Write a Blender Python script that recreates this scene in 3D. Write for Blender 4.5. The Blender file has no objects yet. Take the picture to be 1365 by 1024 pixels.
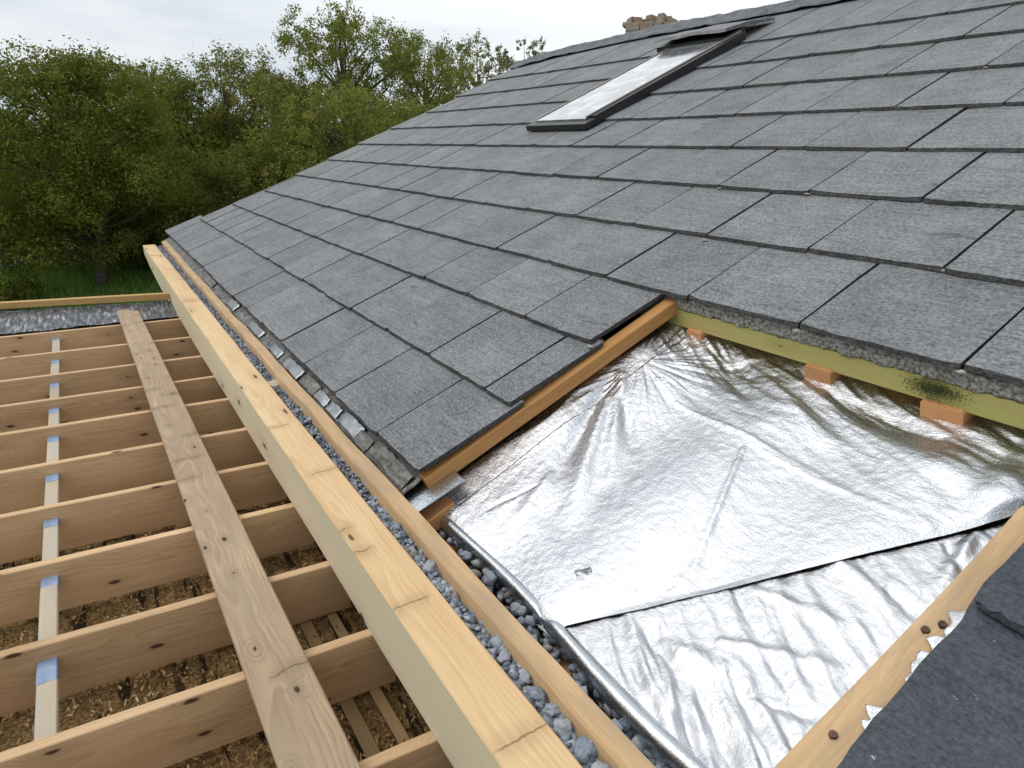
import bpy, bmesh, math, random
import numpy as np
from mathutils import Vector, Matrix, noise as mn
R = math.radians
rnd = random.Random(11)
S = bpy.context.scene
C = S.collection

# ------------------------------------------------------------------ camera
F, PX, PY = 860.0, 682.5, 512.0            # focal length and centre in photo pixels
AX = np.array([[0.842, -0.189, 0.504], [-0.539, -0.296, 0.789], [0.0, -0.936, -0.352]])
_y = np.array([95 - PX, 189 - PY, F]); _y /= np.linalg.norm(_y)
_z = np.cross(_y, [1., 0, 0]); _z /= np.linalg.norm(_z)
if _z[1] > 0: _z = -_z
_x = np.cross(_y, _z)
if _x[0] < 0: _x = -_x
AX = np.stack([_x, _y, _z])                # rows: world axes seen from the camera (x right, y down, z forward)
cam = bpy.data.cameras.new('camera'); co = bpy.data.objects.new('camera', cam); C.objects.link(co)
right, down, fwd = AX[:, 0], AX[:, 1], AX[:, 2]
M = Matrix.Identity(4)
for i in range(3):
    M[i][0], M[i][1], M[i][2] = right[i], -down[i], -fwd[i]
co.matrix_world = M
cam.sensor_fit = 'HORIZONTAL'; cam.sensor_width = 36; cam.lens = 36 * F / 1365
cam.clip_start = 0.02; cam.clip_end = 500
S.camera = co

# ------------------------------------------------------------------ light
SUN_EL, SUN_AZ = R(56), R(-62)              # azimuth from +Y towards +X
S.view_settings.view_transform = 'Standard'; S.view_settings.look = 'None'
S.view_settings.exposure = 0.18; S.view_settings.gamma = 1
W = bpy.data.worlds.new('World'); S.world = W; W.use_nodes = True
nt = W.node_tree; nt.nodes.clear()
def N(t, typ, **k):
    n = t.nodes.new(typ)
    for a, b in k.items():
        if a.startswith('i_'):
            n.inputs[a[2:].replace('_', ' ')].default_value = b
        else: setattr(n, a, b)
    return n
def link(t, a, b): t.links.new(a, b)
def mth(t, op, a, b=None, c=None, clamp=False):
    n = t.nodes.new('ShaderNodeMath'); n.operation = op; n.use_clamp = clamp
    for i, v in enumerate((a, b, c)):
        if v is None: continue
        if isinstance(v, (int, float)): n.inputs[i].default_value = v
        else: t.links.new(v, n.inputs[i])
    return n.outputs[0]
def mixc(t, f, a, b, mode='MIX'):
    n = t.nodes.new('ShaderNodeMix'); n.data_type = 'RGBA'; n.blend_type = mode
    for i, v in ((0, f), (6, a), (7, b)):
        if isinstance(v, (int, float)): n.inputs[i].default_value = v
        elif isinstance(v, (tuple, list)): n.inputs[i].default_value = (*v[:3], 1)
        else: t.links.new(v, n.inputs[i])
    return n.outputs[2]
def ramp(t, f, stops):
    n = t.nodes.new('ShaderNodeValToRGB'); e = n.color_ramp.elements
    while len(e) < len(stops): e.new(0.5)
    for k, (p, c) in zip(e, stops):
        k.position = p; k.color = (*(c if isinstance(c, (tuple, list)) else (c, c, c)), 1)
    t.links.new(f, n.inputs[0]); return n.outputs[0]
def mapr(t, v, a, b, c=0, d=1):
    n = t.nodes.new('ShaderNodeMapRange'); n.interpolation_type = 'SMOOTHSTEP'
    t.links.new(v, n.inputs[0])
    for i, q in enumerate((a, b, c, d)): n.inputs[i + 1].default_value = q
    return n.outputs[0]
def scl(t, v, s, loc=(0, 0, 0)):
    n = t.nodes.new('ShaderNodeMapping'); n.inputs['Scale'].default_value = s; n.inputs['Location'].default_value = loc
    t.links.new(v, n.inputs[0]); return n.outputs[0]
def noi(t, v, scale, detail=4, rough=.55, dist=0.0, out=0):
    n = t.nodes.new('ShaderNodeTexNoise'); n.inputs['Scale'].default_value = scale
    n.inputs['Detail'].default_value = detail; n.inputs['Roughness'].default_value = rough
    n.inputs['Distortion'].default_value = dist
    t.links.new(v, n.inputs['Vector']); return n.outputs[out]

sky = N(nt, 'ShaderNodeTexSky', sky_type='NISHITA', sun_disc=False)
sky.sun_elevation = SUN_EL; sky.sun_rotation = SUN_AZ; sky.air_density = 1.2; sky.dust_density = 2.0
tc = N(nt, 'ShaderNodeTexCoord')
cl = noi(nt, scl(nt, tc.outputs['Generated'], (1.2, 1.2, 5.5), (3.1, .4, .2)), 1.5, 5, .5, .4)
sd = Vector((math.sin(SUN_AZ) * math.cos(SUN_EL), math.cos(SUN_AZ) * math.cos(SUN_EL), math.sin(SUN_EL)))
glow = nt.nodes.new('ShaderNodeVectorMath'); glow.operation = 'DOT_PRODUCT'
link(nt, tc.outputs['Generated'], glow.inputs[0]); glow.inputs[1].default_value = Vector((.74, .45, .5)).normalized()
gl = mapr(nt, glow.outputs['Value'], .55, 1.0)      # cloud brightened towards the front right, apart from the sun's direction
cb = mixc(nt, mapr(nt, cl, .35, .65), (5.5, 6.4, 7.5), (9.0, 9.25, 9.5))
cb = mixc(nt, mth(nt, 'MULTIPLY', gl, .85), cb, (11.5, 11.6, 11.7))
skc = mixc(nt, .90, sky.outputs[0], cb)
bg = N(nt, 'ShaderNodeBackground'); bg.inputs['Strength'].default_value = 0.092
link(nt, skc, bg.inputs[0]); wo = N(nt, 'ShaderNodeOutputWorld'); link(nt, bg.outputs[0], wo.inputs[0])
sl = bpy.data.lights.new('sun', 'SUN'); sl.energy = 1.35; sl.angle = R(55); sl.color = (1, .965, .91)
so = bpy.data.objects.new('sun', sl); C.objects.link(so)
so.rotation_euler = (-sd).to_track_quat('-Z', 'Y').to_euler()

# ------------------------------------------------------------------ helpers
X0, Z0, B, CO = 0.68, -0.9316, 0.43, 0.487 * 0.68       # eaves position, slope, one course (horizontal)
NB = Vector((-B, 0, 1)).normalized()
def rp(x, y, o=0.0):
    "a point over the roof plane, o metres off it"
    return Vector((x, y, Z0 + B * (x - X0) + o / NB.z))
def ray(p):
    v = np.array([p[0] - PX, p[1] - PY, F]); return AX @ (v / np.linalg.norm(v))
def on_roof(p, off):
    v = ray(p); k = (Z0 + off - B * X0) / (v[2] - B * v[0]); return v * k
def tag(o, label=None, cat=None, group=None, kind=None):
    if label: o['label'] = label
    if cat: o['category'] = cat
    if group: o['group'] = group
    if kind: o['kind'] = kind
    return o
def mesh_obj(name, verts, faces, mats, parent=None, smooth=False, loc=None):
    me = bpy.data.meshes.new(name)
    me.from_pydata([tuple(v) for v in verts], [], [tuple(f) for f in faces]); me.update()
    for m in (mats if isinstance(mats, (list, tuple)) else [mats]): me.materials.append(m)
    if smooth: me.polygons.foreach_set('use_smooth', [True] * len(me.polygons))
    o = bpy.data.objects.new(name, me); C.objects.link(o)
    if parent: o.parent = parent
    if loc is not None: o.location = loc
    return o
def bm_obj(name, bm, mats, parent=None, smooth=False):
    bmesh.ops.recalc_face_normals(bm, faces=bm.faces)
    me = bpy.data.meshes.new(name); bm.to_mesh(me); bm.free()
    for m in (mats if isinstance(mats, (list, tuple)) else [mats]): me.materials.append(m)
    if smooth: me.polygons.foreach_set('use_smooth', [True] * len(me.polygons))
    o = bpy.data.objects.new(name, me); C.objects.link(o)
    if parent: o.parent = parent
    return o
def empty(name, loc=(0, 0, 0)):
    o = bpy.data.objects.new(name, None); C.objects.link(o); o.location = loc; o.empty_display_size = .1
    return o
def box_bm(bm, c, sx, sy, sz, bev=0.0, rot=None):
    m = Matrix.LocRotScale(Vector(c), rot, Vector((sx, sy, sz)))
    r = bmesh.ops.create_cube(bm, size=1, matrix=m)
    if bev:
        es = list({e for v in r['verts'] for e in v.link_edges})
        bmesh.ops.bevel(bm, geom=es, offset=bev, segments=2, affect='EDGES', profile=.7)
def timber(name, p0, p1, w, h, mat, up=(0, 0, 1), bev=.003, warp=.0015, seed=0, seg=.07, parent=None, green=None, taper=None):
    """a sawn board whose length is its own x axis; p0, p1 run along the middle of its TOP face"""
    p0, p1 = Vector(p0), Vector(p1); d = p1 - p0; L = d.length; ex = d.normalized()
    ez = Vector(up); ez = (ez - ex * ez.dot(ex)).normalized(); ey = ez.cross(ex)
    n = max(2, int(L / seg)); vs = []; fs = []; mi = []
    prof = [(-w/2, -h + bev), (-w/2, -bev), (-w/2 + bev, 0), (w/2 - bev, 0), (w/2, -bev), (w/2, -h + bev), (w/2 - bev, -h), (-w/2 + bev, -h)]
    for i in range(n + 1):
        t = i / n * L
        for (a, b) in prof:
            q = Vector((t * 2.1 + seed * 9.7, a * 9, b * 9))
            dy = mn.noise(q) * warp + mn.noise(q * .35 + Vector((5, 5, 5))) * warp * 1.5
            dz = mn.noise(q + Vector((31, 7, 3))) * warp + mn.noise(q * .35 + Vector((15, 5, 5))) * warp * 1.5
            k = 1.0
            if taper and i / n > taper[0] and b < -h * .5:
                k = 1 - (1 - taper[1]) * ((i / n - taper[0]) / (1 - taper[0])) ** 1.6
            vs.append((t, a + dy, b * k + dz))
    for i in range(n):
        for j in range(8):
            a, b = i * 8 + j, i * 8 + (j + 1) % 8
            fs.append((a, a + 8, b + 8, b)); mi.append(1 if (green and j in green) else 0)
    fs.append(tuple(range(8))); fs.append(tuple(n * 8 + j for j in reversed(range(8)))); mi += [0, 0]
    o = mesh_obj(name, vs, fs, mat, parent)
    o.data.polygons.foreach_set('material_index', mi)
    bm = bmesh.new(); bm.from_mesh(o.data); bmesh.ops.recalc_face_normals(bm, faces=bm.faces); bm.to_mesh(o.data); bm.free()
    mw = Matrix.Identity(4)
    for i in range(3): mw[i][0], mw[i][1], mw[i][2], mw[i][3] = ex[i], ey[i], ez[i], p0[i]
    o.matrix_world = mw
    return o
def smoothstep(a, b, x):
    t = np.clip((x - a) / (b - a), 0, 1); return t * t * (3 - 2 * t)

# ------------------------------------------------------------------ materials
def new_mat(name):
    m = bpy.data.materials.new(name); m.use_nodes = True; t = m.node_tree
    b = t.nodes['Principled BSDF']; return m, t, b
def set_bump(t, b, h, strength, dist):
    n = t.nodes.new('ShaderNodeBump'); n.inputs['Strength'].default_value = strength; n.inputs['Distance'].default_value = dist
    t.links.new(h, n.inputs['Height']); t.links.new(n.outputs[0], b.inputs['Normal'])
def wood(name, light, dark, knot=.55, knotcol=(.055, .028, .014), ring=.5, stain=None, whorl=.0, rough=.62, weather=None, kscale=(2.6, 8.0), rfreq=150):
    m, t, b = new_mat(name)
    tcn = N(t, 'ShaderNodeTexCoord'); oi = N(t, 'ShaderNodeObjectInfo')
    off = t.nodes.new('ShaderNodeVectorMath'); off.operation = 'MULTIPLY_ADD'
    cmb = N(t, 'ShaderNodeCombineXYZ')
    link(t, oi.outputs['Random'], cmb.inputs[0]); 
    sh = t.nodes.new('ShaderNodeVectorMath'); sh.operation = 'SCALE'; sh.inputs['Scale'].default_value = 37.0
    link(t, cmb.outputs[0], sh.inputs[0])
    ad = t.nodes.new('ShaderNodeVectorMath'); ad.operation = 'ADD'
    link(t, tcn.outputs['Object'], ad.inputs[0]); link(t, sh.outputs[0], ad.inputs[1]); v = ad.outputs[0]
    sp = N(t, 'ShaderNodeSeparateXYZ'); link(t, v, sp.inputs[0])
    x, y, z = sp.outputs
    yz = mth(t, 'ADD', y, z)
    # knots on the unrolled faces
    kc = N(t, 'ShaderNodeCombineXYZ'); link(t, mth(t, 'MULTIPLY', x, kscale[0]), kc.inputs[0]); link(t, mth(t, 'MULTIPLY', yz, kscale[1]), kc.inputs[1])
    vo = N(t, 'ShaderNodeTexVoronoi', voronoi_dimensions='2D'); vo.inputs['Scale'].default_value = 1.0
    nd = noi(t, scl(t, v, (30, 60, 60)), 1, 2)
    link(t, kc.outputs[0], vo.inputs['Vector'])
    vsep = N(t, 'ShaderNodeSeparateColor'); link(t, vo.outputs['Color'], vsep.inputs[0])
    sel = mth(t, 'LESS_THAN', vsep.outputs[0], knot)
    kd = mth(t, 'ADD', vo.outputs['Distance'], mth(t, 'MULTIPLY', mth(t, 'SUBTRACT', nd, .5), .07))
    rad = mth(t, 'MULTIPLY_ADD', vsep.outputs[1], .05, .028)
    kin = mth(t, 'MULTIPLY', mapr(t, mth(t, 'DIVIDE', kd, rad), 1.25, .55), sel)
    khalo = mth(t, 'MULTIPLY', mapr(t, kd, .34, .04), sel)
    # growth rings: distance from a pith line off the board, bent by noise and by the knots
    bend = noi(t, scl(t, v, (1.6, 5, 5)), 1, 3, .5)
    dy = mth(t, 'ADD', y, mth(t, 'MULTIPLY_ADD', bend, .10, -.09)); dz = mth(t, 'ADD', z, mth(t, 'MULTIPLY_ADD', noi(t, scl(t, v, (.9, 3, 3), (4, 1, 2)), 1, 2), .12, -.01))
    rr = mth(t, 'SQRT', mth(t, 'ADD', mth(t, 'MULTIPLY', dy, dy), mth(t, 'MULTIPLY', dz, dz)))
    rr = mth(t, 'ADD', rr, mth(t, 'MULTIPLY', khalo, .018))
    rg = mth(t, 'FRACT', mth(t, 'MULTIPLY', rr, rfreq))
    rg = ramp(t, rg, [(0, 0), (.72, .75), (.9, 1), (1, 0)])
    fib = noi(t, scl(t, v, (4, 110, 110)), 1, 5, .7)
    big = noi(t, scl(t, v, (1.1, 7, 7), (9, 2, 1)), 1, 3)
    fac = mth(t, 'ADD', mth(t, 'MULTIPLY', rg, ring * .55), mth(t, 'ADD', mth(t, 'MULTIPLY', mth(t, 'SUBTRACT', fib, .38), 1.15), mth(t, 'MULTIPLY', mth(t, 'SUBTRACT', big, .45), 1.3)), clamp=True)
    col = mixc(t, fac, light, dark)
    if stain:
        sf = mapr(t, noi(t, scl(t, v, (1.3, 5, 5), (2, 8, 3)), 1, 4), .40, .66)
        col = mixc(t, mth(t, 'MULTIPLY', sf, .85), col, stain)
    if weather:
        wf = mapr(t, noi(t, scl(t, v, (4, 22, 22), (1, 8, 3)), 1, 6, .65), .36, .66)
        col = mixc(t, mth(t, 'MULTIPLY', wf, .75), col, weather)
    # red-brown halo, then the knot itself
    col = mixc(t, mth(t, 'MULTIPLY', khalo, .22), col, tuple(.55 * c for c in dark), 'MIX')
    col = mixc(t, mth(t, 'MULTIPLY', kin, .92), col, knotcol)
    if whorl:
        wc = N(t, 'ShaderNodeCombineXYZ')
        wx = mth(t, 'ADD', mth(t, 'MULTIPLY', x, 3.4), mth(t, 'MULTIPLY', noi(t, scl(t, v, (14, 22, 22)), 1, 3), .10))
        link(t, wx, wc.inputs[0]); link(t, mth(t, 'MULTIPLY', yz, 5.5), wc.inputs[1])
        v2 = N(t, 'ShaderNodeTexVoronoi', voronoi_dimensions='2D'); v2.inputs['Scale'].default_value = 1; link(t, wc.outputs[0], v2.inputs['Vector'])
        p2 = N(t, 'ShaderNodeSeparateXYZ'); link(t, v2.outputs['Position'], p2.inputs[0])
        q2 = N(t, 'ShaderNodeSeparateColor'); link(t, v2.outputs['Color'], q2.inputs[0])
        ddx = mth(t, 'ABSOLUTE', mth(t, 'SUBTRACT', wx, p2.outputs[0])); ddy = mth(t, 'ABSOLUTE', mth(t, 'SUBTRACT', mth(t, 'MULTIPLY', yz, 5.5), p2.outputs[1]))
        wl = mth(t, 'MULTIPLY', mapr(t, ddx, .014, .003), mth(t, 'MULTIPLY', mapr(t, ddy, mth and .42, .2), mth(t, 'LESS_THAN', q2.outputs[2], whorl)))
        wsoft = mth(t, 'MULTIPLY', mapr(t, ddx, .16, .0), mth(t, 'MULTIPLY', mapr(t, ddy, .5, .2), mth(t, 'LESS_THAN', q2.outputs[2], whorl)))
        col = mixc(t, mth(t, 'MULTIPLY', wsoft, .28), col, tuple(.5 * c for c in dark))
        col = mixc(t, mth(t, 'MULTIPLY', wl, .6), col, (.10, .05, .025))
    tone = mth(t, 'MULTIPLY_ADD', oi.outputs['Random'], .22, .89)
    hs = N(t, 'ShaderNodeHueSaturation'); link(t, tone, hs.inputs['Value']); link(t, col, hs.inputs['Color'])
    link(t, hs.outputs[0], b.inputs['Base Color'])
    b.inputs['Roughness'].default_value = rough; b.inputs['Specular IOR Level'].default_value = .25
    hgt = mth(t, 'SUBTRACT', mth(t, 'MULTIPLY', fib, .7), mth(t, 'MULTIPLY', kin, .6))
    set_bump(t, b, hgt, .35, .002)
    return m
M_joist = wood('joist_wood', (.70, .48, .275), (.40, .235, .11), knot=.52, kscale=(3.6, 9.5), ring=.55)
M_beam = wood('beam_wood', (.74, .535, .30), (.53, .325, .145), knot=.36, whorl=.55, kscale=(2.0, 9), ring=.55, rfreq=110, knotcol=(.11, .05, .022))
M_beamg = wood('beam_side_wood', (.70, .59, .41), (.55, .44, .28), knot=.28, stain=(.57, .52, .36), kscale=(2.0, 5), ring=.4)
M_plank = wood('weathered_plank_wood', (.58, .43, .28), (.29, .195, .115), knot=.6, whorl=.5, weather=(.38, .285, .195), kscale=(5.5, 11), ring=.85, rfreq=120, rough=.75, knotcol=(.035, .022, .016))
M_orange = wood('orange_wood', (.56, .29, .105), (.33, .145, .045), knot=.3, ring=.45)
M_block = wood('block_wood', (.66, .34, .15), (.46, .20, .075), knot=.5, ring=.5, kscale=(10, 14))
M_green = wood('green_treated_wood', (.50, .41, .155), (.31, .25, .085), knot=.35, ring=.6, stain=(.38, .355, .115), kscale=(3, 9), rfreq=90)
M_fascia = wood('fascia_wood', (.64, .44, .24), (.43, .26, .12), knot=.42, ring=.5, weather=(.40, .29, .18), kscale=(3.5, 9))
M_pale = wood('pale_wood', (.55, .46, .33), (.38, .29, .18), knot=.2, ring=.3, weather=(.42, .39, .34))
M_lath = wood('lath_wood', (.36, .235, .115), (.19, .115, .05), knot=.3, ring=.4)
M_rim = wood('rim_wood', (.52, .33, .13), (.34, .19, .07), knot=.2, ring=.4)

def slate_mat(name, base, hi, spec=.35, rough=.62, streak=.5, fleck=0.0):
    m, t, b = new_mat(name)
    tcn = N(t, 'ShaderNodeTexCoord'); v = tcn.outputs['Object']
    geo = N(t, 'ShaderNodeNewGeometry'); rpi = geo.outputs['Random Per Island']
    wn = N(t, 'ShaderNodeTexWhiteNoise', noise_dimensions='1D'); link(t, rpi, wn.inputs['W'])
    sh = t.nodes.new('ShaderNodeVectorMath'); sh.operation = 'MULTIPLY_ADD'; link(t, wn.outputs['Color'], sh.inputs[0]); sh.inputs[1].default_value = (7, 7, 7); link(t, v, sh.inputs[2])
    u = sh.outputs[0]
    grain = noi(t, scl(t, u, (1, .7, 1)), 125, 4, .85)
    st = noi(t, scl(t, u, (70, 5.5, 70)), 1, 5, .65, .5)
    cloud = noi(t, u, 5.5, 4, .6)
    f = mth(t, 'ADD', mth(t, 'MULTIPLY_ADD', mth(t, 'SUBTRACT', grain, .5), 3.4, .46), mth(t, 'ADD', mth(t, 'MULTIPLY', mth(t, 'SUBTRACT', st, .5), streak), mth(t, 'MULTIPLY', mth(t, 'SUBTRACT', cloud, .5), .75)), clamp=True)
    col = mixc(t, f, base, hi)
    sm = mapr(t, noi(t, scl(t, u, (14, 6, 14)), 1, 4, .55, .8), .62, .76)
    col = mixc(t, mth(t, 'MULTIPLY', sm, .55), col, (.028, .030, .034))
    if fleck:
        fl = mapr(t, noi(t, scl(t, u, (60, 26, 60)), 1, 4, .7), .68, .74)
        col = mixc(t, mth(t, 'MULTIPLY', fl, fleck), col, (.5, .52, .55))
    hs = N(t, 'ShaderNodeHueSaturation'); link(t, mth(t, 'MULTIPLY_ADD', wn.outputs['Value'], .17, .92), hs.inputs['Value']); link(t, col, hs.inputs['Color'])
    link(t, hs.outputs[0], b.inputs['Base Color'])
    b.inputs['Roughness'].default_value = rough; b.inputs['Specular IOR Level'].default_value = spec
    set_bump(t, b, mth(t, 'ADD', mth(t, 'MULTIPLY', grain, .8), mth(t, 'MULTIPLY', st, .9)), .75, .003)
    return m
M_slate = slate_mat('roof_slate', (.072, .075, .079), (.300, .303, .305), streak=.85)
M_edge = slate_mat('slate_cut_edge', (.022, .024, .026), (.115, .115, .112), rough=.85, spec=.15)
M_darkslate = slate_mat('dark_slate', (.014, .018, .026), (.070, .083, .105), spec=.5, rough=.5, streak=1.2, fleck=.8)

def simple(name, col, rough=.6, metal=0.0, spec=.4, bump=None, var=None):
    m, t, b = new_mat(name); b.inputs['Base Color'].default_value = (*col, 1)
    b.inputs['Roughness'].default_value = rough; b.inputs['Metallic'].default_value = metal; b.inputs['Specular IOR Level'].default_value = spec
    v = N(t, 'ShaderNodeTexCoord').outputs['Object']
    if var:
        f = noi(t, v, var[0], 5, .65); link(t, mixc(t, mapr(t, f, .3, .7), col, var[1]), b.inputs['Base Color'])
    if bump: set_bump(t, b, noi(t, v, bump[0], 5, .65), bump[1], bump[2])
    return m
M_black = simple('black_frame_metal', (.012, .013, .015), .35, 0, .5, (60, .1, .002))
M_rimlight = simple('bare_aluminium_trim', (.42, .39, .34), .4, .7)
M_flash = simple('ridge_lead', (.045, .052, .060), .5, .0, .5, (38, .8, .02), (14, (.15, .16, .175)))
M_hood = simple('hood_lead', (.10, .10, .105), .55, .0, .5, (30, .4, .01), (20, (.2, .2, .2)))
M_lightblock = simple('dark_light_block', (.030, .024, .022), .8)  # for the sheets added under the slates to block light
M_brown = simple('brown_board', (.115, .068, .034), .75, 0, .3, (20, .3, .004), (6, (.19, .12, .065)))
M_render = simple('wall_render', (.55, .52, .47), .85, 0, .2, (40, .3, .004), (3, (.45, .42, .38)))
M_blue = simple('blue_paint', (.20, .28, .43), .7, 0, .3, (60, .3, .002), (30, (.34, .41, .52)))
M_screw = simple('rusty_steel', (.06, .045, .04), .45, .8, .5, (200, .3, .001), (90, (.16, .09, .06)))
M_ink = simple('grey_ink', (.13, .13, .135), .6, 0.2, .3, None, (300, (.3, .3, .31)))
M_stonewall = simple('chimney_stone', (.34, .235, .155), .9, 0, .2, (14, .8, .03), (7, (.36, .33, .29)))
M_felt = simple('torn_felt', (.085, .07, .05), .8, 0, .3, (120, 1.0, .006), (95, (.46, .45, .42)))

def foil_mat(name, col=(.70, .715, .745), rough=.20, fine=1.0):
    m, t, b = new_mat(name); b.inputs['Metallic'].default_value = 1.0
    v = N(t, 'ShaderNodeTexCoord').outputs['Object']
    g = noi(t, v, 230, 4, .8); g2 = noi(t, scl(t, v, (46, 14, 30)), 1, 5, .7, .6); g3 = noi(t, v, 70, 4, .65)
    link(t, mixc(t, mapr(t, noi(t, v, 9, 4, .6), .3, .7), col, tuple(c * .9 for c in col)), b.inputs['Base Color'])
    link(t, mapr(t, g, .3, .7, rough * .8, rough * 1.7), b.inputs['Roughness'])
    h = mth(t, 'ADD', mth(t, 'MULTIPLY', g, .40), mth(t, 'ADD', mth(t, 'MULTIPLY', g2, 1.0), mth(t, 'MULTIPLY', g3, .5)))
    set_bump(t, b, h, .50 * fine, .006)
    return m
M_foil = foil_mat('silver_foil')
M_foil2 = foil_mat('crumpled_foil', (.69, .70, .72), .16, 1.1)
M_tape = foil_mat('foil_tape', (.36, .37, .38), .3, .8)
M_roll = foil_mat('foil_edge', (.60, .64, .68), .22, .5)
def quilt_mat():
    m, t, b = new_mat('foil_quilt'); b.inputs['Metallic'].default_value = .85; b.inputs['Roughness'].default_value = .38
    v = N(t, 'ShaderNodeTexCoord').outputs['Object']
    a = noi(t, scl(t, v, (60, 9, 20)), 1, 5, .75); c = noi(t, v, 120, 3, .7)
    link(t, ramp(t, a, [(.42, (.07, .075, .08)), (.57, (.22, .23, .245)), (.68, (.75, .76, .77))]), b.inputs['Base Color'])
    set_bump(t, b, mth(t, 'ADD', a, mth(t, 'MULTIPLY', c, .4)), 1.0, .012); return m
M_quilt = quilt_mat()
def eaves_mat():
    m, t, b = new_mat('eaves_metal'); b.inputs['Roughness'].default_value = .5
    v = N(t, 'ShaderNodeTexCoord').outputs['Object']
    a = noi(t, scl(t, v, (40, 14, 40)), 1, 5, .7, .5); c = noi(t, v, 9, 3)
    link(t, ramp(t, a, [(.3, (.055, .05, .045)), (.5, (.16, .15, .135)), (.66, (.30, .29, .27))]), b.inputs['Base Color'])
    link(t, mapr(t, c, .4, .6, .25, .7), b.inputs['Metallic'])
    set_bump(t, b, a, .9, .008); return m
M_eaves = eaves_mat()
def glass_mat():
    m, t, b = new_mat('window_glass'); b.inputs['Base Color'].default_value = (.30, .32, .34, 1)
    b.inputs['Roughness'].default_value = .06; b.inputs['Metallic'].default_value = .75; b.inputs['Specular IOR Level'].default_value = 1.0
    v = N(t, 'ShaderNodeTexCoord').outputs['Object']
    f = mapr(t, noi(t, v, 6, 5, .65), .42, .62); link(t, mth(t, 'MULTIPLY_ADD', f, .14, .05), b.inputs['Roughness'])
    link(t, mixc(t, f, (.50, .52, .54), (.78, .79, .80)), b.inputs['Base Color']); return m
M_glass = glass_mat()
def stone_mat():
    m, t, b = new_mat('gravel_stone'); geo = N(t, 'ShaderNodeNewGeometry'); v = N(t, 'ShaderNodeTexCoord').outputs['Object']
    c = ramp(t, geo.outputs['Random Per Island'], [(0, (.07, .08, .10)), (.3, (.16, .195, .25)), (.62, (.27, .31, .38)), (.86, (.48, .51, .55)), (.95, (.30, .24, .17)), (1, (.18, .14, .10))])
    g = noi(t, v, 160, 4, .7); c = mixc(t, mapr(t, g, .35, .7), c, mixc(t, .5, c, (.40, .42, .45)))
    link(t, c, b.inputs['Base Color']); b.inputs['Roughness'].default_value = .75; b.inputs['Specular IOR Level'].default_value = .3
    set_bump(t, b, g, .7, .004); return m
M_stone = stone_mat()
def pebble_mat():
    m, t, b = new_mat('pebble_stone'); oi = N(t, 'ShaderNodeObjectInfo'); v = N(t, 'ShaderNodeTexCoord').outputs['Object']
    c = ramp(t, oi.outputs['Random'], [(0, (.16, .20, .27)), (.35, (.30, .34, .40)), (.7, (.42, .43, .44)), (1, (.20, .25, .33))])
    g = noi(t, v, 190, 4, .75); g2 = noi(t, v, 28, 3)
    c = mixc(t, mapr(t, g, .4, .72), c, (.42, .43, .45)); c = mixc(t, mth(t, 'MULTIPLY', mapr(t, g2, .5, .68), .6), c, (.06, .065, .08))
    link(t, c, b.inputs['Base Color']); b.inputs['Roughness'].default_value = .8; b.inputs['Specular IOR Level'].default_value = .25
    set_bump(t, b, mth(t, 'ADD', g, g2), .8, .005); return m
M_pebble = pebble_mat()
def chip_mat():
    m, t, b = new_mat('wood_chip_fill'); v = N(t, 'ShaderNodeTexCoord').outputs['Object']
    a = noi(t, v, 95, 4, .8); s = noi(t, scl(t, v, (26, 3.2, 10), (3, 1, 0)), 1, 4, .65, .5); g = noi(t, v, 8, 3)
    c = ramp(t, a, [(.34, (.06, .034, .015)), (.47, (.33, .195, .075)), (.58, (.54, .345, .145)), (.70, (.74, .57, .33))])
    c = mixc(t, mth(t, 'MULTIPLY', mapr(t, g, .45, .62), .3), c, (.10, .085, .026))
    c = mixc(t, mth(t, 'MULTIPLY', mapr(t, s, .54, .61), .92), c, (.035, .022, .014))
    link(t, c, b.inputs['Base Color']); b.inputs['Roughness'].default_value = .9; b.inputs['Specular IOR Level'].default_value = .15
    set_bump(t, b, mth(t, 'ADD', a, mth(t, 'MULTIPLY', s, -1.2)), 1.0, .02); return m
M_chip = chip_mat()
def grass_mat():
    m, t, b = new_mat('grass'); v = N(t, 'ShaderNodeTexCoord').outputs['Object']
    a = noi(t, v, 6, 6, .7); c = noi(t, v, .5, 3)
    link(t, mixc(t, mapr(t, a, .35, .65), mixc(t, mapr(t, c, .4, .6), (.09, .17, .03), (.11, .17, .04)), (.20, .31, .075)), b.inputs['Base Color'])
    b.inputs['Roughness'].default_value = .8; b.inputs['Specular IOR Level'].default_value = .1
    set_bump(t, b, a, 1, .2); return m
M_grass = grass_mat()
def leaf_mat(name, c1, c2, c3):
    m, t, b = new_mat(name); geo = N(t, 'ShaderNodeNewGeometry'); v = N(t, 'ShaderNodeTexCoord').outputs['Object']
    c = ramp(t, geo.outputs['Random Per Island'], [(0, c1), (.6, c2), (.95, c3), (1, tuple(min(1, x * 1.35) for x in c3))])
    f = noi(t, v, .9, 3, .6); c = mixc(t, mth(t, 'MULTIPLY', mapr(t, f, .5, .68), .55), c, c3)
    link(t, c, b.inputs['Base Color']); b.inputs['Roughness'].default_value = .6; b.inputs['Specular IOR Level'].default_value = .10
    tr = N(t, 'ShaderNodeBsdfTranslucent'); link(t, mixc(t, .5, c, (.20, .26, .04)), tr.inputs[0])
    mx = N(t, 'ShaderNodeMixShader'); mx.inputs[0].default_value = .36
    link(t, b.outputs[0], mx.inputs[1]); link(t, tr.outputs[0], mx.inputs[2])
    link(t, mx.outputs[0], t.nodes['Material Output'].inputs[0]); return m
M_bark = simple('bark', (.085, .07, .055), .9, 0, .1, (18, 1, .03), (9, (.15, .13, .105)))

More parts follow.
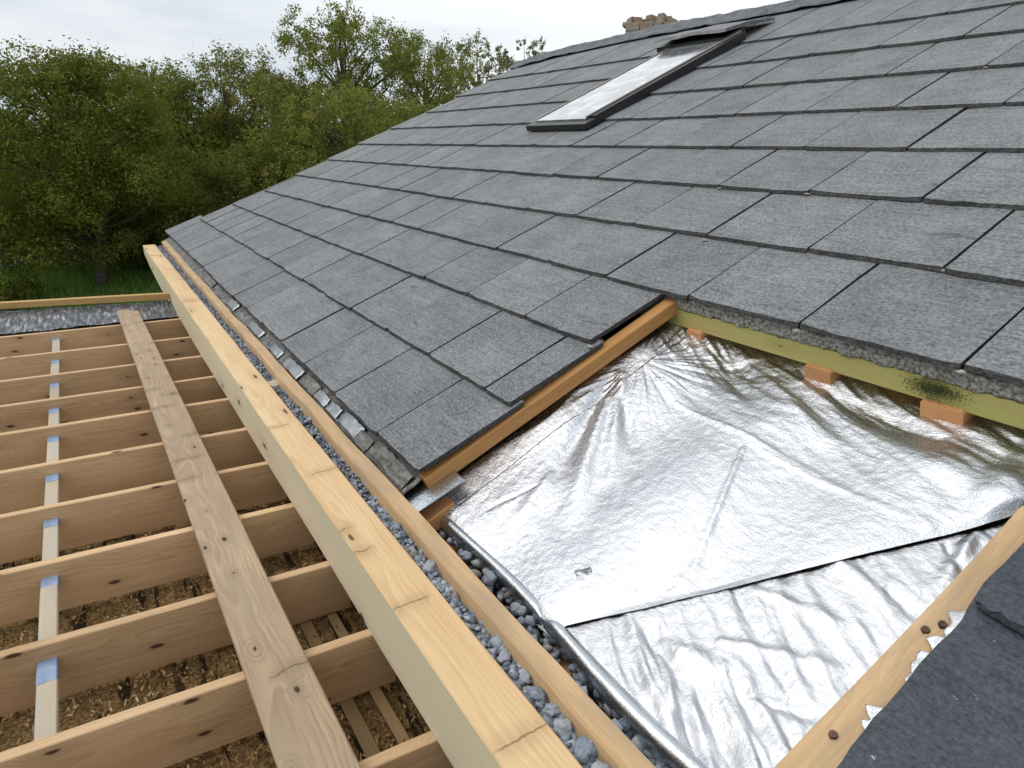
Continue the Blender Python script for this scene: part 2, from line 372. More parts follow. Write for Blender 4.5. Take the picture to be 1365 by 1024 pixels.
# ------------------------------------------------------------------ ground
GZ = -3.6
g = mesh_obj('ground', [(-300, -60, GZ), (300, -60, GZ), (300, 420, GZ), (-300, 420, GZ)], [(0, 1, 2, 3)], M_grass)
tag(g, kind='structure')
def blades():
    rs = np.random.RandomState(4); n = 26000
    px = rs.uniform(-6, 4, n); py = rs.uniform(12, 24, n); h = rs.uniform(.08, .26, n) * (1 + .8 * (np.sin(px * 1.3) * np.sin(py * .9) > .4))
    a = rs.uniform(0, 6.28, n); w = .02; lx = rs.normal(0, .08, n); ly = rs.normal(0, .08, n)
    v = np.zeros((n, 3, 3)); v[:, 0] = np.stack([px - np.cos(a) * w, py - np.sin(a) * w, np.full(n, GZ)], 1)
    v[:, 1] = np.stack([px + np.cos(a) * w, py + np.sin(a) * w, np.full(n, GZ)], 1); v[:, 2] = np.stack([px + lx, py + ly, GZ + h], 1)
    return v.reshape(-1, 3), np.arange(n * 3).reshape(-1, 3)
def np_mesh(name, v, f, mat, parent=None, smooth=False):
    me = bpy.data.meshes.new(name); k = f.shape[1]
    me.vertices.add(len(v)); me.vertices.foreach_set('co', v.astype(np.float32).ravel())
    me.loops.add(f.size); me.loops.foreach_set('vertex_index', f.astype(np.int32).ravel())
    me.polygons.add(len(f)); me.polygons.foreach_set('loop_start', np.arange(0, f.size, k, dtype=np.int32))
    me.polygons.foreach_set('loop_total', np.full(len(f), k, dtype=np.int32))
    if smooth: me.polygons.foreach_set('use_smooth', np.ones(len(f), dtype=bool))
    me.update(calc_edges=True); me.validate(); me.materials.append(mat)
    o = bpy.data.objects.new(name, me); C.objects.link(o)
    if parent: o.parent = parent
    return o
v, f = blades()
tag(np_mesh('long_grass', v, f, leaf_mat('blade', (.11, .21, .035), (.16, .29, .055), (.23, .36, .10))), 'long green grass growing under the trees beyond the timber floor', 'grass', kind='stuff')

# ------------------------------------------------------------------ house and slate roof
house = tag(empty('house', (1.2, 4, GZ)), 'house with a grey slate roof partly stripped at the eaves, with a roof window', 'house')
house_inv = Matrix.Translation((-1.2, -4, -GZ))
def adopt(o, parent):
    o.parent = parent; o.matrix_parent_inverse = parent.matrix_world.inverted() if parent.matrix_world != Matrix.Identity(4) else Matrix.Translation(-parent.location)
    return o
KROW = [0, 1.0, 2.0, 2.98, 4.05, 5.15, 6.28, 7.45, 8.70, 10.03, 11.42, 12.75]
def ridge_k(y): return float(np.interp(y, [-2, 2, 4.3, 5.7, 6.8, 7.55], [13.9, 13.9, 13.89, 13.84, 13.45, 12.85]))
YEND = [8.03, 7.84, 7.75, 7.6, 7.62, 7.56, 7.62, 7.56, 7.45, 7.46, 7.56, 7.5]
JOINT0 = [2.342, 2.184, 2.012, 1.917, 1.749, 1.585, 1.434, 1.731, 1.583, 1.912, 1.81, 2.0]   # one known joint in each course
KNOWN = {0: [1.583, 1.909, 2.342, 2.759, 3.161, 3.568, 3.95, 4.346, 4.743, 5.13, 5.547], 1: [1.593, 1.75, 2.184, 2.613, 3.06], 2: [1.613, 2.012, 2.475, 2.915, 3.348, 3.783],
         3: [.20, .64, 1.071, 1.497, 1.917, 2.31, 2.75, 3.174, 3.655], 4: [.43, .884, 1.313, 1.749, 2.173, 2.572, 3.016, 3.446], 5: [.30, .73, 1.159, 1.585, 2.027, 2.454, 2.866, 3.269],
         6: [.56, .99, 1.434, 1.887, 2.293], 7: [.86, 1.30, 1.731, 2.186, 2.615, 3.037], 8: [.70, 1.14, 1.583, 2.034, 2.479, 2.923, 3.358],
         9: [1.02, 1.46, 1.912, 2.358, 2.802, 3.246, 3.63], 10: [1.40, 1.83, 2.251, 2.666, 3.088, 3.582], 11: [1.6, 2.02]}
TH = .0165
SV, SF, SIDE = [], [], []
def slate(xt, xh, ya, yb, tail, head, seed, V=None, Fc=None, th=TH, rag=.0022, nu=12, ns=5, lift=0.0, chip=None, side=.0):
    "one slate: tail edge at xt, head at xh, between ya and yb; tail/head are heights of its top over the roof plane"
    V = SV if V is None else V; Fc = SF if Fc is None else Fc
    r = random.Random(seed); base = len(V); skew = r.uniform(-.003, .003); tl = r.uniform(-.0012, .0012); dx = r.uniform(-.004, .004)
    cup = r.uniform(-.0015, .0030)
    for lay in (0, 1):
        for i in range(ns + 1):
            s = i / ns
            for j in range(nu + 1):
                u = j / nu
                x = xt + dx + (xh - xt) * s; y = ya + (yb - ya) * u + skew * s
                edge = 0
                if i == 0:
                    q = mn.noise(Vector((y * 55 + seed * 3.3, seed, lay * .6))); q2 = mn.noise(Vector((y * 11, seed * 1.7, 4)))
                    x += q * rag + q2 * rag * 1.2
                    edge = max(0, -q) * .003
                    if j in (0, nu): x += r.uniform(0, .006)
                if j in (0, nu): y += mn.noise(Vector((x * 40, seed * 2.1, lay * .5))) * rag * .6 + side * mn.noise(Vector((x * 9, seed, 2)))
                o = tail + (head - tail) * s + tl * (u - .5) * 2 + cup * (4 * (u - .5) ** 2) + lift * (1 - s) + .0012 * mn.noise(Vector((x * 8, y * 8, seed)))
                if lay: o -= th * (1 if i else .9)
                else: o -= edge + (.0012 if (i == 0 or j in (0, nu)) else 0)
                V.append(tuple(rp(x, y, o)))
    w = nu + 1; n1 = (ns + 1) * w
    for i in range(ns):
        for j in range(nu):
            a = base + i * w + j
            Fc.append((a, a + 1, a + w + 1, a + w)); b2 = a + n1; Fc.append((b2, b2 + w, b2 + w + 1, b2 + 1))
    SIDE.append((len(Fc), len(Fc) + 2 * nu + 2 * ns))
    for j in range(nu):
        a = base + j; Fc.append((a, a + n1, a + n1 + 1, a + 1))
        a = base + ns * w + j; Fc.append((a, a + 1, a + n1 + 1, a + n1))
    for i in range(ns):
        a = base + i * w; Fc.append((a, a + w, a + w + n1, a + n1))
        a = base + i * w + nu; Fc.append((a, a + n1, a + w + n1, a + w))
seed = 0
for k in range(11):
    xt = X0 + KROW[k] * CO; xn = X0 + KROW[k + 1] * CO
    ys = list(KNOWN[k]); st = {0: 1.583, 1: 1.593, 2: 1.613}.get(k, -1.6)
    while ys[-1] < YEND[k] - .30: ys.append(ys[-1] + .432 + rnd.uniform(-.008, .008))
    ys.append(YEND[k])
    if k > 2:
        while ys[0] > st: ys.insert(0, ys[0] - .436)
    for a, b in zip(ys[:-1], ys[1:]):
        seed += 1
        xh = xn + .045
        if k == 10: xh = X0 + (min(ridge_k((a + b) / 2), ridge_k(b)) - .05) * CO
        head = -.0012 - TH * .35 * (xh - xn) / (xn - xt)
        slate(xt, xh, a + .0042, b - .0042, TH * .96 + .001, head if k < 10 else -.004, seed, nu=14 if a < 4 else 6, ns=6 if a < 4 else 4)
roof = mesh_obj('roof', SV, SF, [M_slate, M_edge])
for a, b in SIDE:
    for q in range(a, b): roof.data.polygons[q].material_index = 1
adopt(roof, house)
M_mortar = simple('mortar', (.42, .40, .36), .9, 0, .2, (90, 1, .004), (60, (.25, .24, .22)))
for i, (px_, py_) in enumerate(((1314, 91), (1196, 144.5), (1213, 199), (1076, 260), (959, 252), (1258, 362), (939, 321), (1281, 497), (1062, 442), (786, 463))):
    q = on_roof((px_, py_), .004); bm = bmesh.new(); bmesh.ops.create_icosphere(bm, subdivisions=3, radius=.0075)
    for v_ in bm.verts: v_.co = Vector((v_.co.x * .8, v_.co.y * 1.5, v_.co.z * .6)) * (1 + .6 * mn.noise(v_.co * 130 + Vector((i * 7, 0, 0)))) + rp(q[0], q[1], .006)
    adopt(bm_obj('mortar_dab', bm, M_mortar), roof)
# dark sheets added to block light under the slates, leaving the stripped bay open
def slab(name, pts, top, th, mat, parent):
    vs = [tuple(rp(x, y, top)) for x, y in pts] + [tuple(rp(x, y, top - th)) for x, y in pts]; n = len(pts)
    fs = [tuple(range(n)), tuple(range(2 * n - 1, n - 1, -1))] + [(i, i + n, (i + 1) % n + n, (i + 1) % n) for i in range(n)]
    bm = bmesh.new(); bv = [bm.verts.new(v) for v in vs]
    for f_ in fs: bm.faces.new([bv[i] for i in f_])
    return adopt(bm_obj(name, bm, mat), parent)
XR = X0 + 13.4 * CO
slab('light_block_sheet', [(.74, 1.72), (XR, 1.72), (XR, 7.40), (.74, 7.80)], -.022, .012, M_lightblock, roof)
slab('light_block_sheet', [(1.78, -1.6), (XR, -1.6), (XR, 1.715), (1.78, 1.715)], -.022, .012, M_lightblock, roof)
slab('light_block_board', [(.80, -1.6), (XR, -1.6), (XR, 7.38), (.80, 7.7)], -.262, .02, M_brown, roof)  # brown plane added below the rafters to block light
# ridge capping: an irregular folded strip
def ridge():
    n = 150; vs = []; fs = []
    prof = [(-.15, .014), (-.145, .024), (-.10, .028), (-.055, .036), (-.02, .050), (.02, .050), (.06, .03), (.15, -.06), (.14, -.085), (0, .005)]
    for i in range(n + 1):
        y = -1.6 + i / n * 9.2; k = ridge_k(y); xr = X0 + k * CO; p0 = rp(xr, y, 0)
        step = (1 if int((y + 1.6) / .9) % 2 else 0) * .007
        for j, (a, h) in enumerate(prof):
            q = Vector((y * 5, j * 1.3, 3)); w = mn.noise(q) * .010 + mn.noise(q * 3.1) * .007
            if a < .06: p = rp(xr + a + w * (1 if j < 3 else .4), y, max(.017, h + step + w * .9))
            else: p = p0 + Vector((a, 0, -B * a + h + w))
            vs.append(tuple(p))
    m = len(prof)
    for i in range(n):
        for j in range(m):
            a = i * m + j; b = i * m + (j + 1) % m; fs.append((a, b, b + m, a + m))
    fs.append(tuple(range(m))); fs.append(tuple(n * m + j for j in reversed(range(m))))
    o = mesh_obj('ridge_cap', vs, fs, M_flash); adopt(o, roof)
    bm = bmesh.new(); bm.from_mesh(o.data); bmesh.ops.recalc_face_normals(bm, faces=bm.faces); bm.to_mesh(o.data); bm.free()
ridge()
# far slope of the roof and the walls below
vs = []
for y in (-1.6, 4.3, 5.7, 6.8, 7.5):
    p = rp(X0 + ridge_k(y) * CO, y, -.03); vs += [tuple(p), (p.x + 4.2, p.y, p.z - 4.2 * B)]
fs = [(2 * i, 2 * i + 1, 2 * i + 3, 2 * i + 2) for i in range(4)]
adopt(mesh_obj('rear_roof', vs, fs, M_slate), house)
bm = bmesh.new()
box_bm(bm, (1.33, 2.85, (GZ - 1.1) / 2), .25, 8.9, -1.1 - GZ - .004)
box_bm(bm, (5.3, 7.15, (GZ - 1.1) / 2), 7.6, .25, -1.1 - GZ - .01)
adopt(bm_obj('wall', bm, M_render), house)
bm = bmesh.new(); box_bm(bm, (.86, 3.5, -1.16), .72, 8.4, .06, .004)
adopt(bm_obj('gutter_bed', bm, M_brown), house)
# chimney: a stub of rough stone behind the ridge
def chimney():
    bm = bmesh.new(); r = random.Random(3); c = Vector((6.55, 6.92, 0))
    ux = Vector((.45, -.43, 0)).normalized(); uy = Vector((.43, .45, 0)).normalized()
    rot = Matrix((ux, uy, Vector((0, 0, 1)))).transposed()
    box_bm(bm, c + Vector((0, 0, .45)), (.60), .46, 1.58, .02, rot.to_quaternion())
    z = .62
    while z < 1.33:
        h = r.uniform(.06, .10); u = -.33
        while u < .33:
            w = r.uniform(.09, .2); hh = h + r.uniform(-.005, .02)
            for sgn in (-1, 1):
                box_bm(bm, c + ux * (u + w / 2) + uy * sgn * .21 + Vector((0, 0, z + h / 2)), w - .012, .12, hh - .01, .012, (rot @ Matrix.Rotation(r.uniform(-.1, .1), 3, 'Z')).to_quaternion())
            u += w
        z += h
    for i in range(11):
        u = -.31 + i * .062; a = .05 + .07 * r.random()
        if i in (6,): continue
        box_bm(bm, c + ux * u + uy * r.uniform(-.15, .1) + Vector((0, 0, z - .02 + a / 2 + .02 * r.random())), .09, .16, a, .015, (rot @ Matrix.Rotation(r.uniform(-.5, .5), 3, 'Z')).to_quaternion())
    for v_ in bm.verts:
        q = v_.co * 9; v_.co += Vector((mn.noise(q), mn.noise(q + Vector((9, 0, 0))), mn.noise(q + Vector((0, 9, 0))))) * .018
    o = bm_obj('chimney', bm, M_stonewall); o['label'] = 'stub of a rough stone chimney'; adopt(o, house)
chimney()
# roof window
def roof_window():
    rw = empty('roof_window', rp(2.98, 4.05, 0)); adopt(rw, house)
    def rbox(bm, x0, x1, y0, y1, o0, o1, bev=.004):
        c = rp((x0 + x1) / 2, (y0 + y1) / 2, (o0 + o1) / 2)
        q = Matrix((Vector((1, 0, B)).normalized(), Vector((0, 1, 0)), NB)).transposed().to_quaternion()
        box_bm(bm, c, (x1 - x0) * math.sqrt(1 + B * B), y1 - y0, o1 - o0, bev, q)
    x0, x1, y0, y1 = 2.97, 4.52, 3.73, 4.43
    bm = bmesh.new()
    rbox(bm, x0, x0 + .10, y0 - .012, y1 + .012, .016, .058, .008)
    rbox(bm, x0 + .102, x1, y0, y0 + .055, .0, .070); rbox(bm, x0 + .102, x1, y1 - .03, y1, .0, .068)
    rbox(bm, x0 + .02, x1, y0 + .057, y1 - .032, .0, .04)
    adopt(bm_obj('window_frame', bm, M_black), rw)
    bm = bmesh.new(); rbox(bm, x0 + .06, x1, y0 + .05, y0 + .066, .071, .080, .002); rbox(bm, x0 + .06, x1, y1 - .03, y1 - .018, .069, .075, .002)
    adopt(bm_obj('trim_strip', bm, M_rimlight), rw)
    bm = bmesh.new(); rbox(bm, x0 + .058, x1, y0 + .067, y1 - .034, .045, .068, .004)
    adopt(bm_obj('glass_pane', bm, M_glass), rw)
    # head flashing: a raised bent sheet
    vs = []; fs = []; n = 16
    for i in range(n + 1):
        y = 3.79 + i / n * .77; w = mn.noise(Vector((y * 4, 0, 0))) * .012
        for (x, o) in ((4.36, .130), (4.37, .148), (4.62, .115), (4.93, .04), (4.93, .02), (4.60, .09)):
            vs.append(tuple(rp(x + w - .25 * max(0, (3.85 - y)), y, o + w - (.05 if y < 3.7 and x < 4.5 else 0))))
    for i in range(n):
        for j in range(6):
            a = i * 6 + j; b = i * 6 + (j + 1) % 6; fs.append((a, b, b + 6, a + 6))
    fs += [tuple(range(6)), tuple(n * 6 + j for j in reversed(range(6)))]
    h = adopt(mesh_obj('head_flashing', vs, fs, M_hood), rw)
    bm = bmesh.new(); rbox(bm, 4.385, 4.60, 3.80, 4.54, .0, .088, .004); adopt(bm_obj('sash_head', bm, M_black), rw)
roof_window()

# eaves flashing with scraps of foil tape
def patch_grid(name, fn, nu, nv, mat, parent=None, smooth=True, th=None):
    vs = [tuple(fn(i / nu, j / nv)) for i in range(nu + 1) for j in range(nv + 1)]
    fs = [(i * (nv + 1) + j, i * (nv + 1) + j + 1, (i + 1) * (nv + 1) + j + 1, (i + 1) * (nv + 1) + j) for i in range(nu) for j in range(nv)]
    if th:
        n = len(vs); vs += [tuple(Vector(v_) - NB * th) for v_ in vs]
        fs += [tuple(n + a for a in reversed(f_)) for f_ in fs]
        e = [i * (nv + 1) for i in range(nu + 1)]; w = nv + 1
        for i in range(nu):
            for c0 in (i * w, i * w + nv):
                fs.append((c0, c0 + w, c0 + w + n, c0 + n))
        for j in range(nv):
            for c0 in (j, nu * w + j): fs.append((c0, c0 + 1, c0 + 1 + n, c0 + n))
    o = mesh_obj(name, vs, fs, mat, parent, smooth)
    bm = bmesh.new(); bm.from_mesh(o.data); bmesh.ops.recalc_face_normals(bm, faces=bm.faces); bm.to_mesh(o.data); bm.free()
    return o
ef = tag(empty('eaves_flashing', rp(.66, 4.6, -.03)), 'dirty grey metal flashing strip along the lower slate edge, patched with foil tape', 'flashing')
def eaves_fn(u, v):
    y = 1.60 + u * 6.3; x = .632 + v * .09
    q = Vector((x * 30, y * 6, 1)); w = mn.noise(q) * .005 + mn.noise(q * 3) * .003
    return rp(x + (mn.noise(Vector((y * 9, 0, 7))) * .012 if v == 0 else 0), y, -.024 + w - .012 * (1 - v))
adopt(patch_grid('flashing_sheet', eaves_fn, 260, 8, M_eaves, None, True, .004), ef)
r = random.Random(5)
for y, L_ in ((1.62, .14), (1.755, .16), (1.92, .12), (2.03, .20), (2.24, .12), (2.38, .14), (2.53, .20), (2.76, .26), (3.1, .2), (3.5, .3), (4.2, .25), (5.0, .3)):
    dxx = r.uniform(-.003, .008); ww = r.uniform(.035, .05)
    def pf(u, v, y=y, L_=L_, dxx=dxx, ww=ww):
        yy = y + u * L_; x = .634 + dxx + v * ww; q = Vector((x * 40, yy * 25, y * 7))
        return rp(x + mn.noise(Vector((yy * 40, v, 1))) * .003, yy + mn.noise(Vector((x * 50, u, 2))) * .003, -.017 - .012 * (1 - v) + mn.noise(q) * .005 + mn.noise(q * 2.7) * .003 + .004 * math.sin(u * 3.1))
    adopt(patch_grid('foil_tape', pf, 10, 7, M_tape if r.random() < .55 else M_eaves, None, True, .002), ef)

# ------------------------------------------------------------------ stripped bay: foil, battens, rafters
def fbm(p, o=4):
    a, s = 0, 1.0
    for i in range(o): a += mn.noise(p) * s; p = p * 2.03 + Vector((7.1, 3.3, 1.7)); s *= .5
    return a
def ridged(p, o=3):
    a, s = 0, 1.0
    for i in range(o): a += (1 - abs(mn.noise(p)) * 2.2) * s; p = p * 2.07 + Vector((4.1, 9.3, 2.7)); s *= .5
    return a
FOLDS = []     # (image start, image end, height, width) creases read off the photograph, held on the roof plane
def fold(a, b, h, w, soft=.18):
    A, Bq = on_roof(a, -.16), on_roof(b, -.16); FOLDS.append((A[0], A[1], Bq[0], Bq[1], h, w, soft))
fold((812, 520), (742, 640), -.013, .022); fold((806, 545), (760, 690), .012, .020); fold((828, 515), (812, 640), .010, .016)
fold((822, 530), (845, 600), -.008, .014); fold((988, 470), (1100, 590), .010, .014); fold((960, 470), (1010, 560), -.008, .016)
fold((1010, 470), (1230, 640), .010, .018); fold((1040, 480), (1250, 610), -.011, .020); fold((1100, 520), (1340, 690), .010, .020)
fold((1150, 530), (1365, 640), -.010, .018); fold((1260, 590), (1365, 680), .010, .016); fold((990, 605), (922, 765), .0045, .006)
fold((900, 540), (1130, 660), .0035, .006); fold((1000, 600), (1200, 700), .003, .005); fold((720, 655), (650, 690), -.003, .006); fold((735, 640), (690, 700), .005, .012)
fold((930, 760), (880, 820), .003, .02); fold((700, 690), (760, 800), .004, .03)
FOLDB = []
def foldb(a, b, h, w, soft=.2):
    A, Bq = on_roof(a, -.16), on_roof(b, -.16); FOLDB.append((A[0], A[1], Bq[0], Bq[1], h * 1.25, w, soft))
foldb((860, 845), (985, 985), -.011, .018); foldb((900, 880), (1010, 1010), .009, .014); foldb((905, 960), (950, 1024), -.010, .014); foldb((880, 860), (960, 900), .006, .012)
foldb((960, 860), (1130, 900), .006, .010); foldb((1000, 930), (1090, 960), -.008, .009); foldb((1100, 740), (1190, 815), .005, .012); foldb((1180, 790), (1220, 830), -.006, .008)
foldb((1260, 730), (1290, 780), -.007, .008); foldb((1300, 715), (1250, 790), .007, .010); foldb((1010, 790), (1150, 850), .004, .010)
def folds_h(L_, x, y):
    h = 0.0
    for (ax, ay, bx, by, am, w, soft) in L_:
        dx, dy = bx - ax, by - ay; l2 = dx * dx + dy * dy; t = ((x - ax) * dx + (y - ay) * dy) / l2
        if t < -.3 or t > 1.3: continue
        tt = min(1, max(0, t)); d = math.hypot(x - ax - dx * tt, y - ay - dy * tt)
        if d > w * 4: continue
        e = min(1, max(0, (t + .3) / .5)) * min(1, max(0, (1.3 - t) / .6))
        ww = w * (1 + .8 * t)
        h += am * e * math.exp(-(d / ww) ** 2)
    return h
def foil_h(x, y):
    q = Vector((x, y, 0))
    sag = .008 * math.cos((y - 1.01) / .45 * 6.283) * (1 if y < 1.5 else .5) + .010 * fbm(q * 1.7, 2)
    h = sag + folds_h(FOLDS, x, y)
    # the sheet dips towards the batten above it and towards the left batten
    t = min(1, max(0, (x - 1.50) / .20)); h -= .026 * t * t * (3 - 2 * t) * (1 + .5 * mn.noise(Vector((y * 5, 2, 2))))
    t = min(1, max(0, (y - 1.40 - .05 * mn.noise(Vector((x * 4, 0, 3)))) / .18)); h += .036 * t * t
    # a fan of wrinkles from the upper left corner and slanting wrinkles under the top batten
    dx, dy = 1.50 - x, 1.52 - y; rr = math.hypot(dx, dy); th = math.atan2(dy, dx)
    h += .0055 * ridged(Vector((th * 5.5, rr * 1.5, 1))) * math.exp(-rr / .40) * min(1, rr / .12)
    u = x * .94 - y * .34; w = x * .34 + y * .94
    t = min(1, max(0, (x - 1.38) / .12)) * min(1, max(0, (.52 - y) / .08)); h += .024 * t * t * (3 - 2 * t)
    band = math.exp(-max(0, 1.66 - x) / .16)
    h += band * (.0050 * ridged(Vector((u * 17, w * 2.6, 5))))
    h += .0012 * fbm(Vector((u * 14, w * 6, 9)), 3) + .0008 * fbm(q * 45, 2)
    return h
def foilb_h(x, y):
    q = Vector((x, y, 0)); u = x * .90 - y * .44; w = x * .44 + y * .90
    h = .006 * fbm(q * 2.1, 2) + folds_h(FOLDB, x, y)
    low = math.exp(-max(0, x - .80) / .16) * min(1, max(0, (.98 - y) / .3))
    h += (.0020 + .0085 * low) * ridged(Vector((u * 20, w * 3.0, 15))) + .0012 * fbm(Vector((u * 16, w * 6, 2)), 3) + .0009 * fbm(q * 45, 2)
    return h
seam = lambda x: .932 - (x - .766) * .7235
OFF = -.147
def fa(u, v):
    x = .728 + u * 1.09; yl = 1.645 - .006 * math.sin(u * 9); yr = max(seam(x), -.25) if x < 2 else -.25
    yr = seam(x) + .0015 * mn.noise(Vector((x * 14, 3, 3)))
    y = yl + (yr - yl) * v
    e = min(1, (1 - v) * (yl - yr) / .03); c = min(1, u * 1.09 / .03)
    return rp(x, y, OFF + .013 + foil_h(x, y) * min(1, .35 + e) - .010 * (1 - c) ** 2)
fs_a = tag(empty('foil_sheet', rp(1.2, 1.1, OFF)), 'large crinkled silver foil sheet filling the stripped bay of the roof', 'foil sheet', 'foil sheets in the stripped bay')
def sheet(fn, nu, nv, mat, parent):
    o = patch_grid('foil_surface', fn, nu, nv, mat, None, True); adopt(o, parent)
    me = o.data
    if sum((p.normal.z for p in list(me.polygons)[:50])) < 0: me.flip_normals()
    return o
sheet(fa, 260, 330, M_foil, fs_a)
# tail of the upper sheet running on over the right-hand batten, out of frame
fs_b = tag(empty('foil_sheet', rp(1.0, .6, OFF)), 'lower triangular piece of silver foil, tucked under the seam of the large sheet', 'foil sheet', 'foil sheets in the stripped bay')
def fb(u, v):
    x = .72 + u * .86; yl = seam(x) + .07; yr = .425 - .05 * (x - .83) + .006 * mn.noise(Vector((x * 7, 1, 1)))
    yr = min(yr, yl - .06); y = yl + (yr - yl) * v
    c = min(1, u * .86 / .03)
    return rp(x, y, OFF + .004 - .009 * max(0, 1 - v * (yl - yr) / .07) + foilb_h(x, y) * min(1, .3 + 3 * v * (1 if v < .5 else 1)) - .010 * (1 - c) ** 2)
sheet(fb, 200, 200, M_foil2, fs_b)
def roll(y0, y1, r0, r1, parent, seedv):
    n = 130; m = 14; vs = []; fs = []
    for i in range(n + 1):
        t = i / n; y = y0 + (y1 - y0) * t; rr = r0 + (r1 - r0) * min(1, t * 3)
        pin = 1 - .5 * math.exp(-((y - 1.0) / .025) ** 2)
        cxx = .733 + .006 * math.sin(y * 7) - .010 * (1 - pin); cz = Z0 + B * (cxx - X0) - .160
        for j in range(m):
            a = j / m * 6.283; q = Vector((math.cos(a) * 1.3, math.sin(a) * 1.3, y * 3.2 + seedv)); w = 1 + .22 * mn.noise(q) + .38 * (1 - abs(2 * mn.noise(Vector((a * 1.0, y * 1.3, seedv)))) ) * .5
            vs.append((cxx + math.cos(a) * rr * .80 * w * pin, y, cz + math.sin(a) * rr * 1.15 * w * pin - (.01 if math.sin(a) < -.3 else 0)))
    for i in range(n):
        for j in range(m):
            a = i * m + j; b = i * m + (j + 1) % m; fs.append((a, b, b + m, a + m))
    fs += [tuple(range(m)), tuple(n * m + j for j in reversed(range(m)))]
    o = mesh_obj('rolled_edge', vs, fs, M_roll, None, True); adopt(o, parent)
    bm = bmesh.new(); bm.from_mesh(o.data); bmesh.ops.recalc_face_normals(bm, faces=bm.faces); bm.to_mesh(o.data); bm.free()
roll(1.70, 1.005, .006, .021, fs_a, 1); roll(.995, .25, .020, .026, fs_b, 5)
# small smudged print on the foil
bm = bmesh.new()
for (ax, ay, bx, by, w_) in ((766, 763, 768.3, 770, .0022), (766, 764.3, 774, 762.2, .0024), (768.3, 770, 773, 769, .0014), (774, 763, 787, 759, .0030), (787, 759, 788, 763.5, .0020), (788, 763.5, 781, 767, .0018), (774, 764, 781, 767, .0016), (779, 764.5, 784.5, 761.5, .0014), (775.5, 762, 782, 763.8, .0028)):
    A_, B_ = on_roof((ax, ay), -.140), on_roof((bx, by), -.140)
    A_, B_ = [rp(q[0], q[1], OFF + .0158 + foil_h(q[0], q[1])) for q in (A_, B_)]
    ex = (B_ - A_); L_ = ex.length; ex.normalize(); ez = (NB - ex * NB.dot(ex)).normalized(); ey = ez.cross(ex)
    box_bm(bm, (A_ + B_) / 2, L_ + w_ * .6, w_, .0012, 0, Matrix((ex, ey, ez)).transposed().to_quaternion())
adopt(bm_obj('printed_mark', bm, M_ink), fs_a)

timber_label = lambda o, l, c, g=None: tag(o, l, c, g)
# left batten, running up the slope beside the cut slates
o = timber('roof_batten', rp(.70, 1.606, -.024), rp(1.80, 1.590, -.024), .050, .050, M_orange, up=NB, seed=3); tag(o, 'orange timber batten running up the slope along the cut slate edge', 'batten')
o = timber('roof_batten', rp(.60, 1.57, -.105), rp(.76, 1.57, -.105), .12, .05, M_block, up=NB, seed=8); tag(o, 'short orange timber stub at the eaves corner below the last slate', 'timber block')
o = timber('eaves_tape', rp(.615, 1.575, -.06), rp(.80, 1.565, -.060), .10, .004, M_roll, up=NB, seed=2, warp=.004, seg=.02, bev=.0008); tag(o, 'strip of silver tape wrapped over the eaves corner below the last slate', 'tape')
o = timber('timber_block', rp(1.30, 1.68, -.024), rp(1.42, 1.68, -.024), .09, .07, M_orange, up=NB, seed=9); tag(o, 'orange timber block end under the slates behind the left batten', 'timber block')
# green treated batten under the overhanging course
vx = 1.735
gb = timber('tiling_batten', (vx, -1.6, -.5500), (vx, 1.76, -.5500), .07, .063, M_green, up=(-.12, 0, 1), seed=4, warp=.002)
tag(gb, 'yellow green treated timber batten under the overhanging row of slates', 'batten')
def fringe(u, v):
    y = -1.6 + u * 3.3; q = Vector((y * 16, v * 3, 0)); w = mn.noise(q) * .005 + mn.noise(q * 4) * .004
    return Vector((1.690 + w + .006 * v, y, -.510 - v * (.040 + .012 * mn.noise(Vector((y * 22, 0, 5))) + .008 * mn.noise(Vector((y * 70, 0, 5))))))
o = patch_grid('underlay_strip', fringe, 460, 7, M_felt, None, True, .004); tag(o, 'ragged strip of dirty felt with white flecks between slates and green batten', 'felt strip')
# moss on the batten
def moss():
    rs = np.random.RandomState(2); n = 1500; c = np.array([1.697, .70, -.578])
    p = c + rs.normal(0, 1, (n, 3)) * np.array([.001, .032, .011]); s = rs.uniform(.0005, .0019, n)
    v = np.zeros((n, 4, 3)); a = rs.uniform(0, 6.3, n)
    for i, (dy, dz) in enumerate(((1, 0), (0, 1), (-1, 0), (0, -1))):
        v[:, i, 1] = p[:, 1] + s * (dy * np.cos(a) - dz * np.sin(a)); v[:, i, 2] = p[:, 2] + s * (dy * np.sin(a) + dz * np.cos(a)); v[:, i, 0] = p[:, 0] - .0025 + rs.uniform(-.003, .001, n) 
    return v.reshape(-1, 3), np.arange(n * 4).reshape(-1, 4)
v, f = moss(); _m = adopt(np_mesh('moss', v, f, leaf_mat('moss', (.05, .065, .03), (.09, .11, .04), (.15, .17, .08))), gb); _m['kind'] = 'stuff'
bb = timber('back_board', (1.80, -1.6, -.585), (1.80, 1.58, -.585), .02, .10, M_orange, up=(-.1, 0, 1), seed=17); tag(bb, 'brown board set back in the shade behind the orange blocks', 'board')
